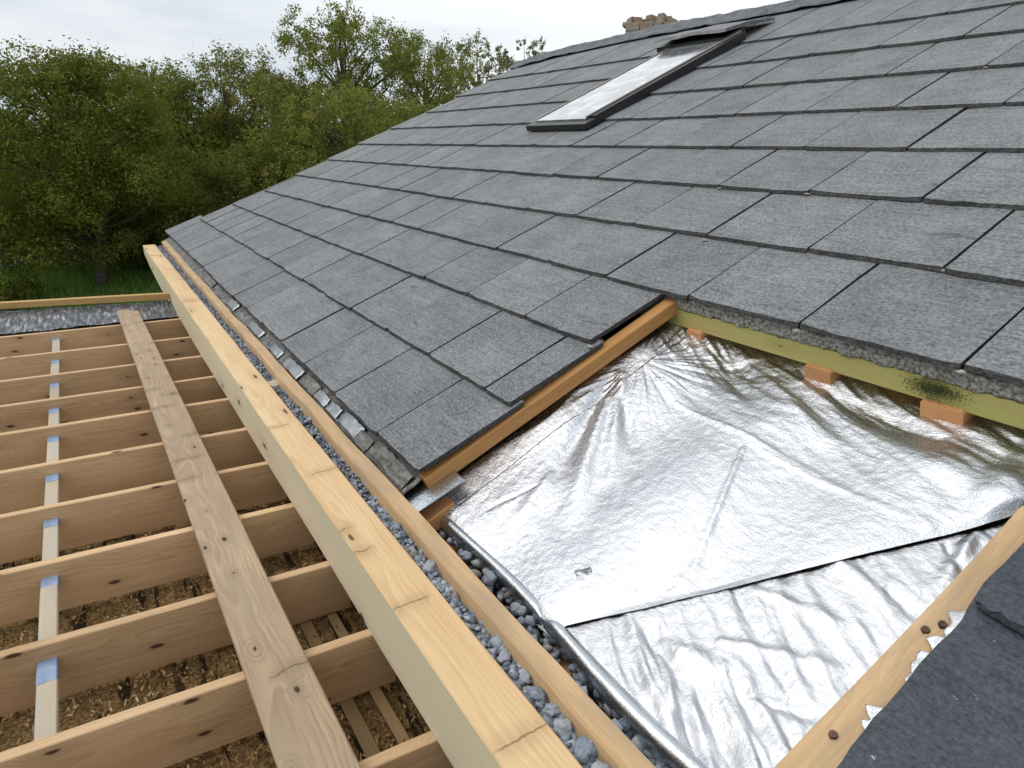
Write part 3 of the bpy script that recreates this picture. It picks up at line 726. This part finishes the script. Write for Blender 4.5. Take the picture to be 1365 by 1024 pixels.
# blocks standing under the green batten, on the rafters
BL = ((1.483, .066, 'first orange block under the green batten, at its left end'), (1.012, .085, 'middle orange block under the green batten'), (.672, .100, 'orange block under the green batten below the mossy patch'), (.22, .11, 'orange block under the green batten at the right edge'))
for i, (y, w, l) in enumerate(BL):
    o = timber('batten_block', (1.695, y, -.6165), (1.86, y, -.555), w, .062, M_block, seed=20 + i, bev=.005, seg=.03); tag(o, l, 'timber block', 'orange blocks under the green batten')
for i, (y, l) in enumerate(((1.47, 'orange rafter under the foil with its foot showing behind the gravel, farthest of three'), (.93, 'orange rafter whose foot shows at the pinch in the foil edge'), (.60, 'rafter under the foil with its foot showing at the bottom, nearest of three'))):
    yt = (1.483, 1.012, .672)[i]
    o = timber('rafter', rp(.700, y, -.195), rp(1.95, yt, -.195), .10, .06, M_block, up=NB, seed=30 + i); tag(o, l, 'rafter', 'rafters under the foil')
# right hand batten with screws, torn foil and two dark slates
so_ = -.116
rb = timber('counter_batten', rp(.55, .408, so_), rp(1.62, .366, so_), .076, .045, M_fascia, up=NB, seed=14, warp=.004); tag(rb, 'tan timber batten with screw heads along the right edge of the foil', 'batten')
for i, (p, l) in enumerate((((1110, 981), 'rusty screw head low on the tan batten, nearest the bottom edge'), ((1233, 841), 'rusty screw head on the tan batten beside the foil'), ((1256, 834), 'rusty screw head half hidden by torn foil beside the dark slate'))):
    q = on_roof(p, so_ * math.sqrt(1 + B * B)); bm = bmesh.new()
    rt = NB.to_track_quat('Z', 'X')
    bmesh.ops.create_cone(bm, cap_ends=True, segments=20, radius1=.0078, radius2=.0066, depth=.004, matrix=Matrix.LocRotScale(rp(q[0], q[1], so_ + .0035), rt, None))
    box_bm(bm, rp(q[0], q[1], so_ + .0056), .007, .0016, .0010, 0, rt); box_bm(bm, rp(q[0], q[1], so_ + .0057), .0016, .007, .0008, 0, rt)
    bmesh.ops.create_cone(bm, cap_ends=True, segments=10, radius1=.0025, radius2=.0025, depth=.03, matrix=Matrix.LocRotScale(rp(q[0], q[1], so_ - .012), rt, None))
    tag(bm_obj('screw', bm, M_screw), l, 'screw', 'screws in the right batten')
def torn(u, v):
    x = .905 + u * .36; y = .350 + v * .088 * max(.12, .46 + .45 * mn.noise(Vector((u * 4.3, 4, 0))) + .35 * mn.noise(Vector((u * 17, 0, 0))) + .08 * mn.noise(Vector((u * 40, 0, 2)))) * min(1, 6 * u + .1) * min(1, 8 * (1 - u) + .15) + .008 * mn.noise(Vector((x * 30, v, 4))); y -= .02
    q = Vector((x * 26, y * 26, 2)); return rp(x, y, so_ + .009 + mn.noise(q) * .006 + mn.noise(q * 2.3) * .003 + .006 * v * (1 - v))
o = patch_grid('torn_foil', torn, 90, 16, M_foil2, None, True, .001); tag(o, 'torn strip of silver foil peeping out from under the dark slates', 'foil strip')
def lone(name, xt, xh, ya, yb, tail, head, seed, label):
    V_, F_ = [], []; slate(xt, xh, ya, yb, tail, head, seed, V_, F_, th=.016, rag=.006, nu=60, ns=26, side=.012)
    o = mesh_obj(name, V_, F_, M_darkslate); bm = bmesh.new(); bm.from_mesh(o.data); bmesh.ops.recalc_face_normals(bm, faces=bm.faces); bm.to_mesh(o.data); bm.free()
    tag(o, label, 'slate', 'dark slates at the lower right')
lone('dark_slate', .60, 1.36, -.45, .357, -.082, -.082, 501, 'dark wet slate in the bottom right corner, the lower of two')
lone('dark_slate', 1.205, 1.75, -.45, .350, -.058, -.072, 502, 'dark slate at the right edge lapping over the lower dark slate')

# ------------------------------------------------------------------ beam, gutter timbers and gravel
beam = timber('wall_beam', (.476, .15, -1.0), (.476, 7.72, -1.0), .116, .207, [M_beam, M_beamg], seed=1, bev=.004, warp=.0025, green=(4, 5), taper=(.80, .45))
tag(beam, 'thick pale timber beam with greenish side running past the joist ends', 'beam')
fascia = empty('gutter_batten', (.61, 4, -.97))
pts = [(.624, 7.75), (.614, 6.2), (.606, 4.6), (.604, 3.0), (.602, 2.2), (.601, 1.60), (.600, 1.1), (.600, .15)]
def fascia_mesh():
    ys = [p[1] for p in pts][::-1]; xs = [p[0] for p in pts][::-1]; n = 110; vs = []; fs = []
    prof = [(-.024, -.075), (-.026, -.052), (-.024, -.012), (-.020, -.006), (.019, 0), (.022, -.004), (.024, -.075)]; m = len(prof)
    for i in range(n + 1):
        y = ys[0] + (ys[-1] - ys[0]) * i / n; xc = float(np.interp(y, ys, xs))
        wob = .007 * mn.noise(Vector((y * 2.3, 0, 1))) + .003 * mn.noise(Vector((y * 7, 0, 1)))
        for j, (a, b) in enumerate(prof):
            q = Vector((y * 4, a * 30, b * 30)); vs.append((y - .15, -(xc - .600) - a - wob - .0035 * mn.noise(q), b + .003 * mn.noise(q + Vector((7, 7, 7)))))
    for i in range(n):
        for j in range(m):
            a = i * m + j; b = i * m + (j + 1) % m; fs.append((a, a + m, b + m, b))
    fs += [tuple(range(m)), tuple(n * m + j for j in reversed(range(m)))]
    o = mesh_obj('gutter_batten', vs, fs, M_fascia)
    o.location = (.600, .15, -.970); o.rotation_euler = (0, 0, R(90))
    bm = bmesh.new(); bm.from_mesh(o.data); bmesh.ops.recalc_face_normals(bm, faces=bm.faces); bm.to_mesh(o.data); bm.free()
    return o
bpy.data.objects.remove(fascia)
tag(fascia_mesh(), 'rough tan timber batten lying in the gravel between beam and roof', 'batten')
o = timber('gutter_spacer', (.532, 2.83, -1.008), (.585, 2.86, -1.006), .075, .03, M_pale, seed=6, seg=.02); tag(o, 'small pale wood spacer across the gravel between beam and batten', 'spacer')
# crushed slate gravel
ICO = bmesh.new(); bmesh.ops.create_icosphere(ICO, subdivisions=1, radius=1); ICO.verts.ensure_lookup_table()
iv = np.array([v_.co[:] for v_ in ICO.verts]); ifc = np.array([[v_.index for v_ in f_.verts] for f_ in ICO.faces]); ICO.free()
def gravel():
    rs = np.random.RandomState(9); V_, F_ = [], []; n = 0
    def add(c, r_, flat):
        nonlocal n
        a = rs.uniform(0, 6.28, 3); q = Matrix.Rotation(a[0], 3, 'X') @ Matrix.Rotation(a[1], 3, 'Z')
        v_ = iv * r_ * (1 + rs.normal(0, .22, (len(iv), 1))) * np.array([1, rs.uniform(.6, 1), flat]); v_ = v_ @ np.array(q) + c
        V_.append(v_); F_.append(ifc + n); n += len(iv)
    for i in range(6500):
        y = .2 + 7.5 * rs.rand() ** 1.3; x = rs.uniform(.535, .585); add(np.array([x, y, -1.026 + rs.uniform(-.02, .014)]), rs.uniform(.004, .011), rs.uniform(.5, 1))
    for i in range(700):
        y = .2 + 1.4 * rs.rand(); x = rs.uniform(.535, .59); add(np.array([x, y, -1.030 + rs.uniform(-.01, .01)]), rs.uniform(.008, .018), rs.uniform(.6, 1))
    for i in range(2200):
        y = .2 + 7.4 * rs.rand() ** 1.6; x = rs.uniform(.64, .80); add(np.array([x, y, -1.095 + rs.uniform(-.015, .02) + (.05 if y > 1.75 else 0)]), rs.uniform(.007, .020), rs.uniform(.6, 1))
    return np.concatenate(V_), np.concatenate(F_)
v, f = gravel()
tag(np_mesh('gravel', v, f, M_stone), 'blue grey crushed stone gravel in the channel between beam and roof', 'gravel', kind='stuff')
bm = bmesh.new(); box_bm(bm, (.567, 3.95, -1.075), .062, 7.5, .08); tag(bm_obj('gravel_bed', bm, simple('grit', (.05, .045, .04), .9, 0, .2, (120, 1, .01), (90, (.14, .13, .12)))), kind='structure')
r = random.Random(12)
PEB = [(.567, 1.478, .017, 'small pale pebble beside the beam, farthest in the gravel channel'), (.563, 1.262, .023, 'pale speckled round stone in the gravel beside the beam, about level with the foil corner'), (.585, .975, .010, 'tiny upright pebble against the gutter batten'), (.572, .945, .022, 'pale pitted round stone in the gravel beside a knot in the beam'),
       (.562, .905, .018, 'dark pitted stone just below the pale pitted one'), (.566, .835, .015, 'rounded grey pebble midway down the near gravel'), (.560, .790, .019, 'smooth pale oval pebble in the near gravel'), (.570, .742, .017, 'dull grey stone wedged against the gutter batten'),
       (.560, .700, .020, 'rough dark stone above the large blue stone'), (.566, .640, .027, 'large blue grey stone at the bottom edge of the photo'), (.556, .590, .022, 'blue stone cut off by the bottom edge'),
       (.705, 1.21, .022, 'pale stone in the gap between batten and foil edge, the upper one'), (.702, 1.07, .018, 'grey stone in the gap below the foil pinch'), (.700, 1.33, .016, 'dark stone at the top of the gap beside the foil edge')]
for i, (x, y, rad, l) in enumerate(PEB):
    bm = bmesh.new(); rad *= .86; bmesh.ops.create_icosphere(bm, subdivisions=4, radius=rad)
    sx, sy, sz = r.uniform(.85, 1), r.uniform(1.0, 1.3), r.uniform(.75, .95)
    for v_ in bm.verts:
        q = v_.co / rad; v_.co = Vector((v_.co.x * sx, v_.co.y * sy, v_.co.z * sz)) * (1 + .38 * mn.noise(q * 1.1 + Vector((i * 5, 0, 0))) + .13 * mn.noise(q * 3 + Vector((i * 5, 3, 0))) - .10 * max(0, mn.noise(q * 2.2 + Vector((i, 8, 0)))))
    o = bm_obj('stone', bm, M_pebble, None, True); o.location = (x, y, (-1.014 if x < .62 else -1.070) + rad * .2); o.rotation_euler = (0, 0, r.uniform(0, 3)); tag(o, l, 'stone', 'larger stones in the gutter gravel')

# ------------------------------------------------------------------ timber floor
YJ = [5.152, 4.603, 4.122, 3.693, 3.30, 2.874, 2.484, 2.103, 1.700, 1.346, .972, .58]
NAMEJ = ['far first joist, directly in front of the silvery foil strip', 'second joist from the foil strip', 'third joist from the foil strip', 'fourth joist from the foil strip', 'fifth joist from the foil strip', 'sixth joist, halfway along the floor, counted from the foil strip', 'seventh joist from the foil strip', 'eighth joist, fifth from the nearest', 'fourth nearest joist, the one behind the largest blue cap strip', 'third nearest joist, crossing the lower left', 'second nearest joist, at the bottom edge', 'nearest joist, almost below the frame']
JZ = -1.207
SK = lambda i: .115 - .035 * (i / 11)
def jy(i, x): return YJ[i] + SK(i) * (.41 - x)
for i in range(12):
    x0 = -1.5; o = timber('floor_joist', (x0, jy(i, x0), JZ), (.47, jy(i, .47), JZ), .030, .178, M_joist, seed=40 + i, bev=.0025, warp=.0015)
    tag(o, 'tan timber floor joist, ' + NAMEJ[i], 'joist', 'parallel timber floor joists')
blab = ['short stubby blue tipped wood spacer in front of the first far joist', 'blue tipped spacer strip touching the second joist from the foil', 'blue tipped spacer strip touching the third joist from the foil', 'blue tipped spacer strip touching the fourth joist from the foil', 'blue tipped spacer strip touching the fifth joist from the foil', 'blue tipped spacer strip touching the sixth joist from the foil', 'blue tipped spacer strip touching the seventh joist from the foil', 'blue tipped spacer strip touching the eighth joist, second nearest', 'pale spacer strip with the longest blue tip, nearest at the lower left']
for i in range(9):
    x = -.340 + .035 * (i / 8); ya = jy(i + 1, x) + .016; yb = jy(i, x) - .016; w = .043
    s = tag(empty('spacer_strip', (x, ya, JZ - .05)), blab[i], 'spacer', 'blue tipped spacer strips between the joists')
    tl = [.06, .07, .07, .07, .06, .06, .05, .05, .085][i]; zt = JZ - .046
    a = timber('strip', (x, ya, zt - (.012 if i else .03)), (x, yb - tl, zt), w, .02, M_pale, seed=60 + i, bev=.002); adopt(a, s)
    c = timber('blue_tip', (x, yb - tl + .0005, zt + .0006), (x, yb, zt + .002), w + .001, .021, M_blue, seed=70 + i, seg=.02, bev=.002); adopt(c, s)
pl = timber('scaffold_plank', (.1924, .30, -1.170), (.1145, 5.505, -1.170), .138, .034, M_plank, seed=7, bev=.004, warp=.002)
tag(pl, 'weathered grey brown plank laid across the joists', 'plank')
rim = timber('rim_timber', (-1.8, 6.225, -1.095), (.50, 5.555, -1.095), .05, .048, M_rim, seed=11); tag(rim, 'orange brown timber rail along the far edge of the joist floor', 'timber rail')
def quilt(u, v):
    x = -1.8 + u * 2.3; ya = 5.20 + .11 * (.41 - x); yb = 5.60 + .285 * (.41 - x); y = ya + (yb - ya) * v
    q = Vector((x * 9, y * 4, 0)); return Vector((x, y, -1.200 + .035 * v + .010 * mn.noise(q) + .006 * mn.noise(q * 3) + .012 * math.sin(v * 3.14)))
o = patch_grid('foil_quilt', quilt, 220, 24, M_quilt, None, True); tag(o, 'crinkled silvery quilted strip between the far joist and the timber rail', 'insulation')
bm = bmesh.new(); box_bm(bm, (-.65, 5.55, -1.45), 2.4, .04, .44, .003, Matrix.Rotation(R(-9), 3, 'Z').to_quaternion()); box_bm(bm, (-.65, 2.9, -2.6), 2.35, 5.0, 1.9)
tag(bm_obj('lower_storey', bm, M_brown), 'plain brown walls of the extension standing beneath the joist floor', 'wall')
def chips():
    nx, ny = 150, 420; vs = np.zeros(((nx + 1) * (ny + 1), 3)); k = 0
    for i in range(nx + 1):
        for j in range(ny + 1):
            x = -1.6 + 2.15 * i / nx; y = .2 + 5.1 * j / ny; q = Vector((x * 22, y * 5, 0))
            vs[k] = (x, y, -1.405 + .016 * mn.noise(q) + .010 * mn.noise(Vector((x * 60, y * 40, 3))) - .03 * max(0, mn.noise(Vector((x * 26, y * 3, 8))) - .25)); k += 1
    fs = [(i * (ny + 1) + j, (i + 1) * (ny + 1) + j, (i + 1) * (ny + 1) + j + 1, i * (ny + 1) + j + 1) for i in range(nx) for j in range(ny)]
    return vs, np.array(fs)
v, f = chips(); tag(np_mesh('wood_chip_fill', v, f, M_chip, None, True), 'brown wood chip and bark fill lying below the joists', 'wood chips', kind='stuff')
def flakes():
    rs = np.random.RandomState(8); n = 16000
    c = np.stack([rs.uniform(-1.3, .5, n),   .25 + 4 * rs.rand(n) ** 1.4, -1.394 + rs.uniform(-.01, .012, n)], 1)
    a = rs.normal(1.57, .6, n); l = rs.uniform(.003, .009, n); w = rs.uniform(.001, .003, n); t = rs.normal(0, .35, n)
    d = np.stack([np.cos(a), np.sin(a), t], 1) * l[:, None]; e = np.stack([-np.sin(a), np.cos(a), rs.normal(0, .4, n)], 1) * w[:, None]
    return np.stack([c - d - e, c + d - e, c + d + e, c - d + e], 1).reshape(-1, 3), np.arange(n * 4).reshape(-1, 4)
mf, t, b = new_mat('chip_flakes'); gg = N(t, 'ShaderNodeNewGeometry')
link(t, ramp(t, gg.outputs['Random Per Island'], [(0, (.08, .045, .02)), (.4, (.28, .165, .06)), (.8, (.46, .30, .13)), (1, (.60, .46, .26))]), b.inputs['Base Color']); b.inputs['Roughness'].default_value = .85
v, f = flakes(); tag(np_mesh('wood_chips', v, f, mf), 'loose brown flakes scattered over the fill below the joists', 'wood chips', kind='stuff')
LATH = [(.345, .50, 2.0, .036, 'long brown lath lying on the fill close to the beam'), (.425, .30, 1.9, .030, 'brown lath lying on the fill right against the beam'), (.285, .30, 1.25, .05, 'broad brown lath on the fill between plank and beam')]
for i, (x, y, y2, w, l) in enumerate(LATH):
    o = timber('lath', (x, y, -1.384), (x - .02, y2, -1.386), w, .010, M_lath, seed=90 + i); tag(o, l, 'lath', 'laths on the fill beside the beam')

# ------------------------------------------------------------------ trees
def tree(label, base, top, rad, nl, seed, mat, lobes=26, low=.15, leaf=0.080, lsize=(.5, .95), airy=0.0, group='trees beyond the house', sq=1.0, bark=M_bark, lean=(0, 0)):
    rs = np.random.RandomState(seed); H = top - base[2]; c = Vector(base)
    root = tag(empty('tree', base), label, 'tree', group)
    V_, F_, n = [], [], 0
    def tube(p0, p1, r0, r1, sg=5, bend=.0):
        nonlocal n
        p0, p1 = np.array(p0, float), np.array(p1, float); d = p1 - p0; L_ = np.linalg.norm(d); d = d / L_
        a = np.cross(d, [.3, .9, .1]); a /= np.linalg.norm(a); b = np.cross(d, a); m = 6
        w = rs.normal(0, 1, 3) * bend * L_
        for i in range(sg + 1):
            t = i / sg; cc = p0 + d * L_ * t + w * math.sin(t * 3.14); rr = r0 + (r1 - r0) * t
            for j in range(m):
                q = j / m * 6.283; V_.append(cc + (a * math.cos(q) + b * math.sin(q)) * rr)
        for i in range(sg):
            for j in range(m):
                k = n + i * m + j; k2 = n + i * m + (j + 1) % m; F_.append((k, k2, k2 + m, k + m))
        n += (sg + 1) * m
    tt = np.array([lean[0], lean[1], H * .82]); tr = H * .022 + .03
    tube((0, 0, -.1), tt, tr, tr * .25, 10, .02)
    LV, cnt = [], []
    for k in range(lobes):
        for _ in range(50):
            u = rs.uniform(-1, 1, 3); q = np.linalg.norm(u[:2]); zz = (u[2] + 1) / 2
            prof = max(0, 1 - abs(2 * zz - 1) ** 2.8) ** .5
            if q < prof and q > prof * .25 or zz > .93 and q < .4: break
        if k < 5: zz = (.97, .90, .84, .88, .80)[k]; u = u / max(.3, q) * (.08, .42, .50, .5, .62)[k]
        z = H * (low + (1 - low) * zz); lr = rad * rs.uniform(*lsize) * .48 * (1 - .35 * zz)
        z = min(z, H - lr * .75)
        pc = np.array([u[0] * rad * .92 + lean[0] * zz, u[1] * rad * .92 * sq + lean[1] * zz, z])
        st = tt * min(.95, max(.15, (z / H - .22) / .82)); tube(st, pc, tr * .24, .008, 5, .07)
        LV.append((pc, lr))
    tot = sum(l[1] ** 2 for l in LV); Q = []
    for pc, lr in LV:
        m = int(nl * lr * lr / tot)
        # twig clumps inside each lobe, leaves round each clump
        nc = max(6, int(m / 30)); d = rs.normal(0, 1, (nc, 3)); d /= np.linalg.norm(d, axis=1)[:, None]
        cr = lr * rs.uniform(.35, 1.08 + airy * .6, nc) ** .6; cc = pc + d * cr[:, None] * np.array([1, 1, .78])
        idx = rs.randint(0, nc, m); p = cc[idx] + rs.normal(0, 1, (m, 3)) * lr * .13
        nrm = (p - pc) / lr + rs.normal(0, .75, (m, 3)) + np.array([0, 0, .45]); nrm /= np.linalg.norm(nrm, axis=1)[:, None]
        a = np.cross(nrm, rs.normal(0, 1, (m, 3))); a /= np.linalg.norm(a, axis=1)[:, None]; b = np.cross(nrm, a)
        l = (leaf * rs.uniform(.6, 1.25, m))[:, None]
        Q.append(np.stack([p - a * l * .55, p + b * l * .30, p + a * l * .55, p - b * l * .30], 1))
    # wispy shoots standing out of the crown
    for k in range(int(20 + 70 * airy)):
        pc, lr = LV[rs.randint(len(LV))]; d = rs.normal(0, 1, 3); d[2] = abs(d[2]) + .6; d /= np.linalg.norm(d)
        e = pc + d * lr * rs.uniform(1.0, 1.25 + .25 * airy); tube(pc, e, .009, .003, 3, .05)
        m = int(70); t_ = rs.uniform(.45, 1.03, m)[:, None]; p = pc + (e - pc) * t_ + rs.normal(0, 1, (m, 3)) * lr * .10
        a = rs.normal(0, 1, (m, 3)); a /= np.linalg.norm(a, axis=1)[:, None]; b = np.cross(a, rs.normal(0, 1, (m, 3))); b /= np.linalg.norm(b, axis=1)[:, None]
        l = (leaf * rs.uniform(.5, 1.1, m))[:, None]; Q.append(np.stack([p - a * l * .5, p + b * l * .28, p + a * l * .5, p - b * l * .28], 1))
    Q = np.concatenate(Q); 
    Q[:, :, 2] = np.maximum(Q[:, :, 2], .25)
    np_mesh('trunk', np.array(V_), np.array(F_), bark, root, True)
    np_mesh('crown', Q.reshape(-1, 3), np.arange(len(Q) * 4).reshape(-1, 4), mat, root)
    return root
L_dark = leaf_mat('leaf_dark', (.080, .112, .016), (.150, .182, .028), (.27, .235, .046))
L_mid = leaf_mat('leaf_mid', (.098, .120, .021), (.170, .192, .036), (.29, .225, .06))
L_birch = leaf_mat('leaf_birch', (.125, .150, .026), (.20, .225, .042), (.29, .27, .065))
L_pale = leaf_mat('leaf_pale', (.10, .115, .04), (.165, .175, .068), (.26, .23, .105))
def gxy(px, py, D):
    v = ray((px, py)); h = math.hypot(v[0], v[1]); return v[0] * D / h, v[1] * D / h, v[2] * D / h
def plant(label, px, top_py, hw_px, D, nl, seed, mat, **k):
    x, y, z = gxy(px, top_py, D); x2, y2, z2 = gxy(px + hw_px, top_py, D)
    tree(label, (x, y, GZ), z, math.hypot(x2 - x, y2 - y), nl, seed, mat, **k)
plant('broad dark green tree at the left with its trunk showing above the grass', 66, 70, 185, 20, 100000, 1, L_dark, lobes=74, low=.15, leaf=.072, lsize=(.42, .8))
plant('dark tree behind the broad left tree, its top rising at the left edge', -70, 58, 170, 25, 30000, 2, L_dark, lobes=40, leaf=.10)
plant('dark tree with a low rounded top behind the broad left tree', 160, 86, 130, 26, 34000, 3, L_dark, lobes=44, leaf=.095, airy=.4)
plant('olive green tree with a twiggy top, second bump of the skyline', 290, 64, 110, 27, 36000, 4, L_mid, lobes=46, leaf=.092, airy=.5)
plant('bushy olive tree between the twiggy tree and the tall pale one', 366, 100, 100, 25, 28000, 5, L_mid, lobes=40, leaf=.09, airy=.4)
plant('tall light green feathery tree, the highest in the skyline', 450, 8, 150, 24, 62000, 6, L_birch, lobes=74, leaf=.08, airy=.7, lsize=(.30, .58))
plant('light green tree right of the tallest one', 562, 56, 105, 27, 32000, 7, L_birch, lobes=44, leaf=.085, airy=.6)
plant('yellowish green tree whose top meets the roof slope', 638, 50, 95, 30, 24000, 8, L_pale, lobes=40, leaf=.09, airy=.8, lsize=(.36, .66))
plant('thin pale tree farthest right, just left of the ridge end', 700, 56, 66, 34, 11000, 9, L_pale, lobes=28, leaf=.09, airy=1.0, lsize=(.36, .6))
plant('thin pale tree with just its tip above the ridge left of the chimney', 764, 66, 46, 36, 4500, 10, L_pale, lobes=16, leaf=.09, airy=1.0, lsize=(.36, .6))
plant('lower leafy tree filling the middle below the twiggy skyline', 305, 195, 130, 21, 34000, 11, L_mid, lobes=40, low=.04, leaf=.082)
plant('low dark tree in the shade between the left tree and the middle', 222, 225, 95, 23, 20000, 12, L_dark, lobes=30, low=.04, leaf=.085)
plant('light green bushy tree in front of the tallest one, behind the slates', 470, 118, 150, 20, 40000, 13, L_birch, lobes=44, low=.06, leaf=.08)
plant('dense shrub at the left edge beside the trunk', -45, 268, 100, 18.5, 14000, 14, L_dark, lobes=24, low=.04, leaf=.08)
plant('green bush beside the trunk on its right', 172, 300, 70, 21.5, 9000, 15, L_dark, lobes=18, low=.04, leaf=.08)
plant('dark low tree in the shadow behind the left trunk', 60, 250, 110, 25, 12000, 16, L_dark, lobes=22, low=.03, leaf=.10)
def far_wood():
    rs = np.random.RandomState(20); n = 60000
    az = rs.uniform(-35, 52, n); D = rs.uniform(38, 44, n); top = 1.0 + 1.5 * np.array([mn.noise(Vector((a * .35, 0, 0))) for a in az]) + .6 * np.array([mn.noise(Vector((a * 1.5, 3, 0))) for a in az])
    p = np.stack([np.sin(np.radians(az)) * D, np.cos(np.radians(az)) * D, GZ + (top - GZ) * rs.rand(n) ** .7], 1)
    a = rs.normal(0, 1, (n, 3)); a /= np.linalg.norm(a, axis=1)[:, None]; b = np.cross(a, rs.normal(0, 1, (n, 3))); b /= np.linalg.norm(b, axis=1)[:, None]
    l = rs.uniform(.12, .30, n)[:, None]; Q = np.stack([p - a * l, p + b * l * .6, p + a * l, p - b * l * .6], 1)
    return Q.reshape(-1, 3), np.arange(n * 4).reshape(-1, 4)
v, f = far_wood(); tag(np_mesh('woodland', v, f, L_dark), 'dark mass of woodland far behind the trees', 'woodland', kind='stuff')
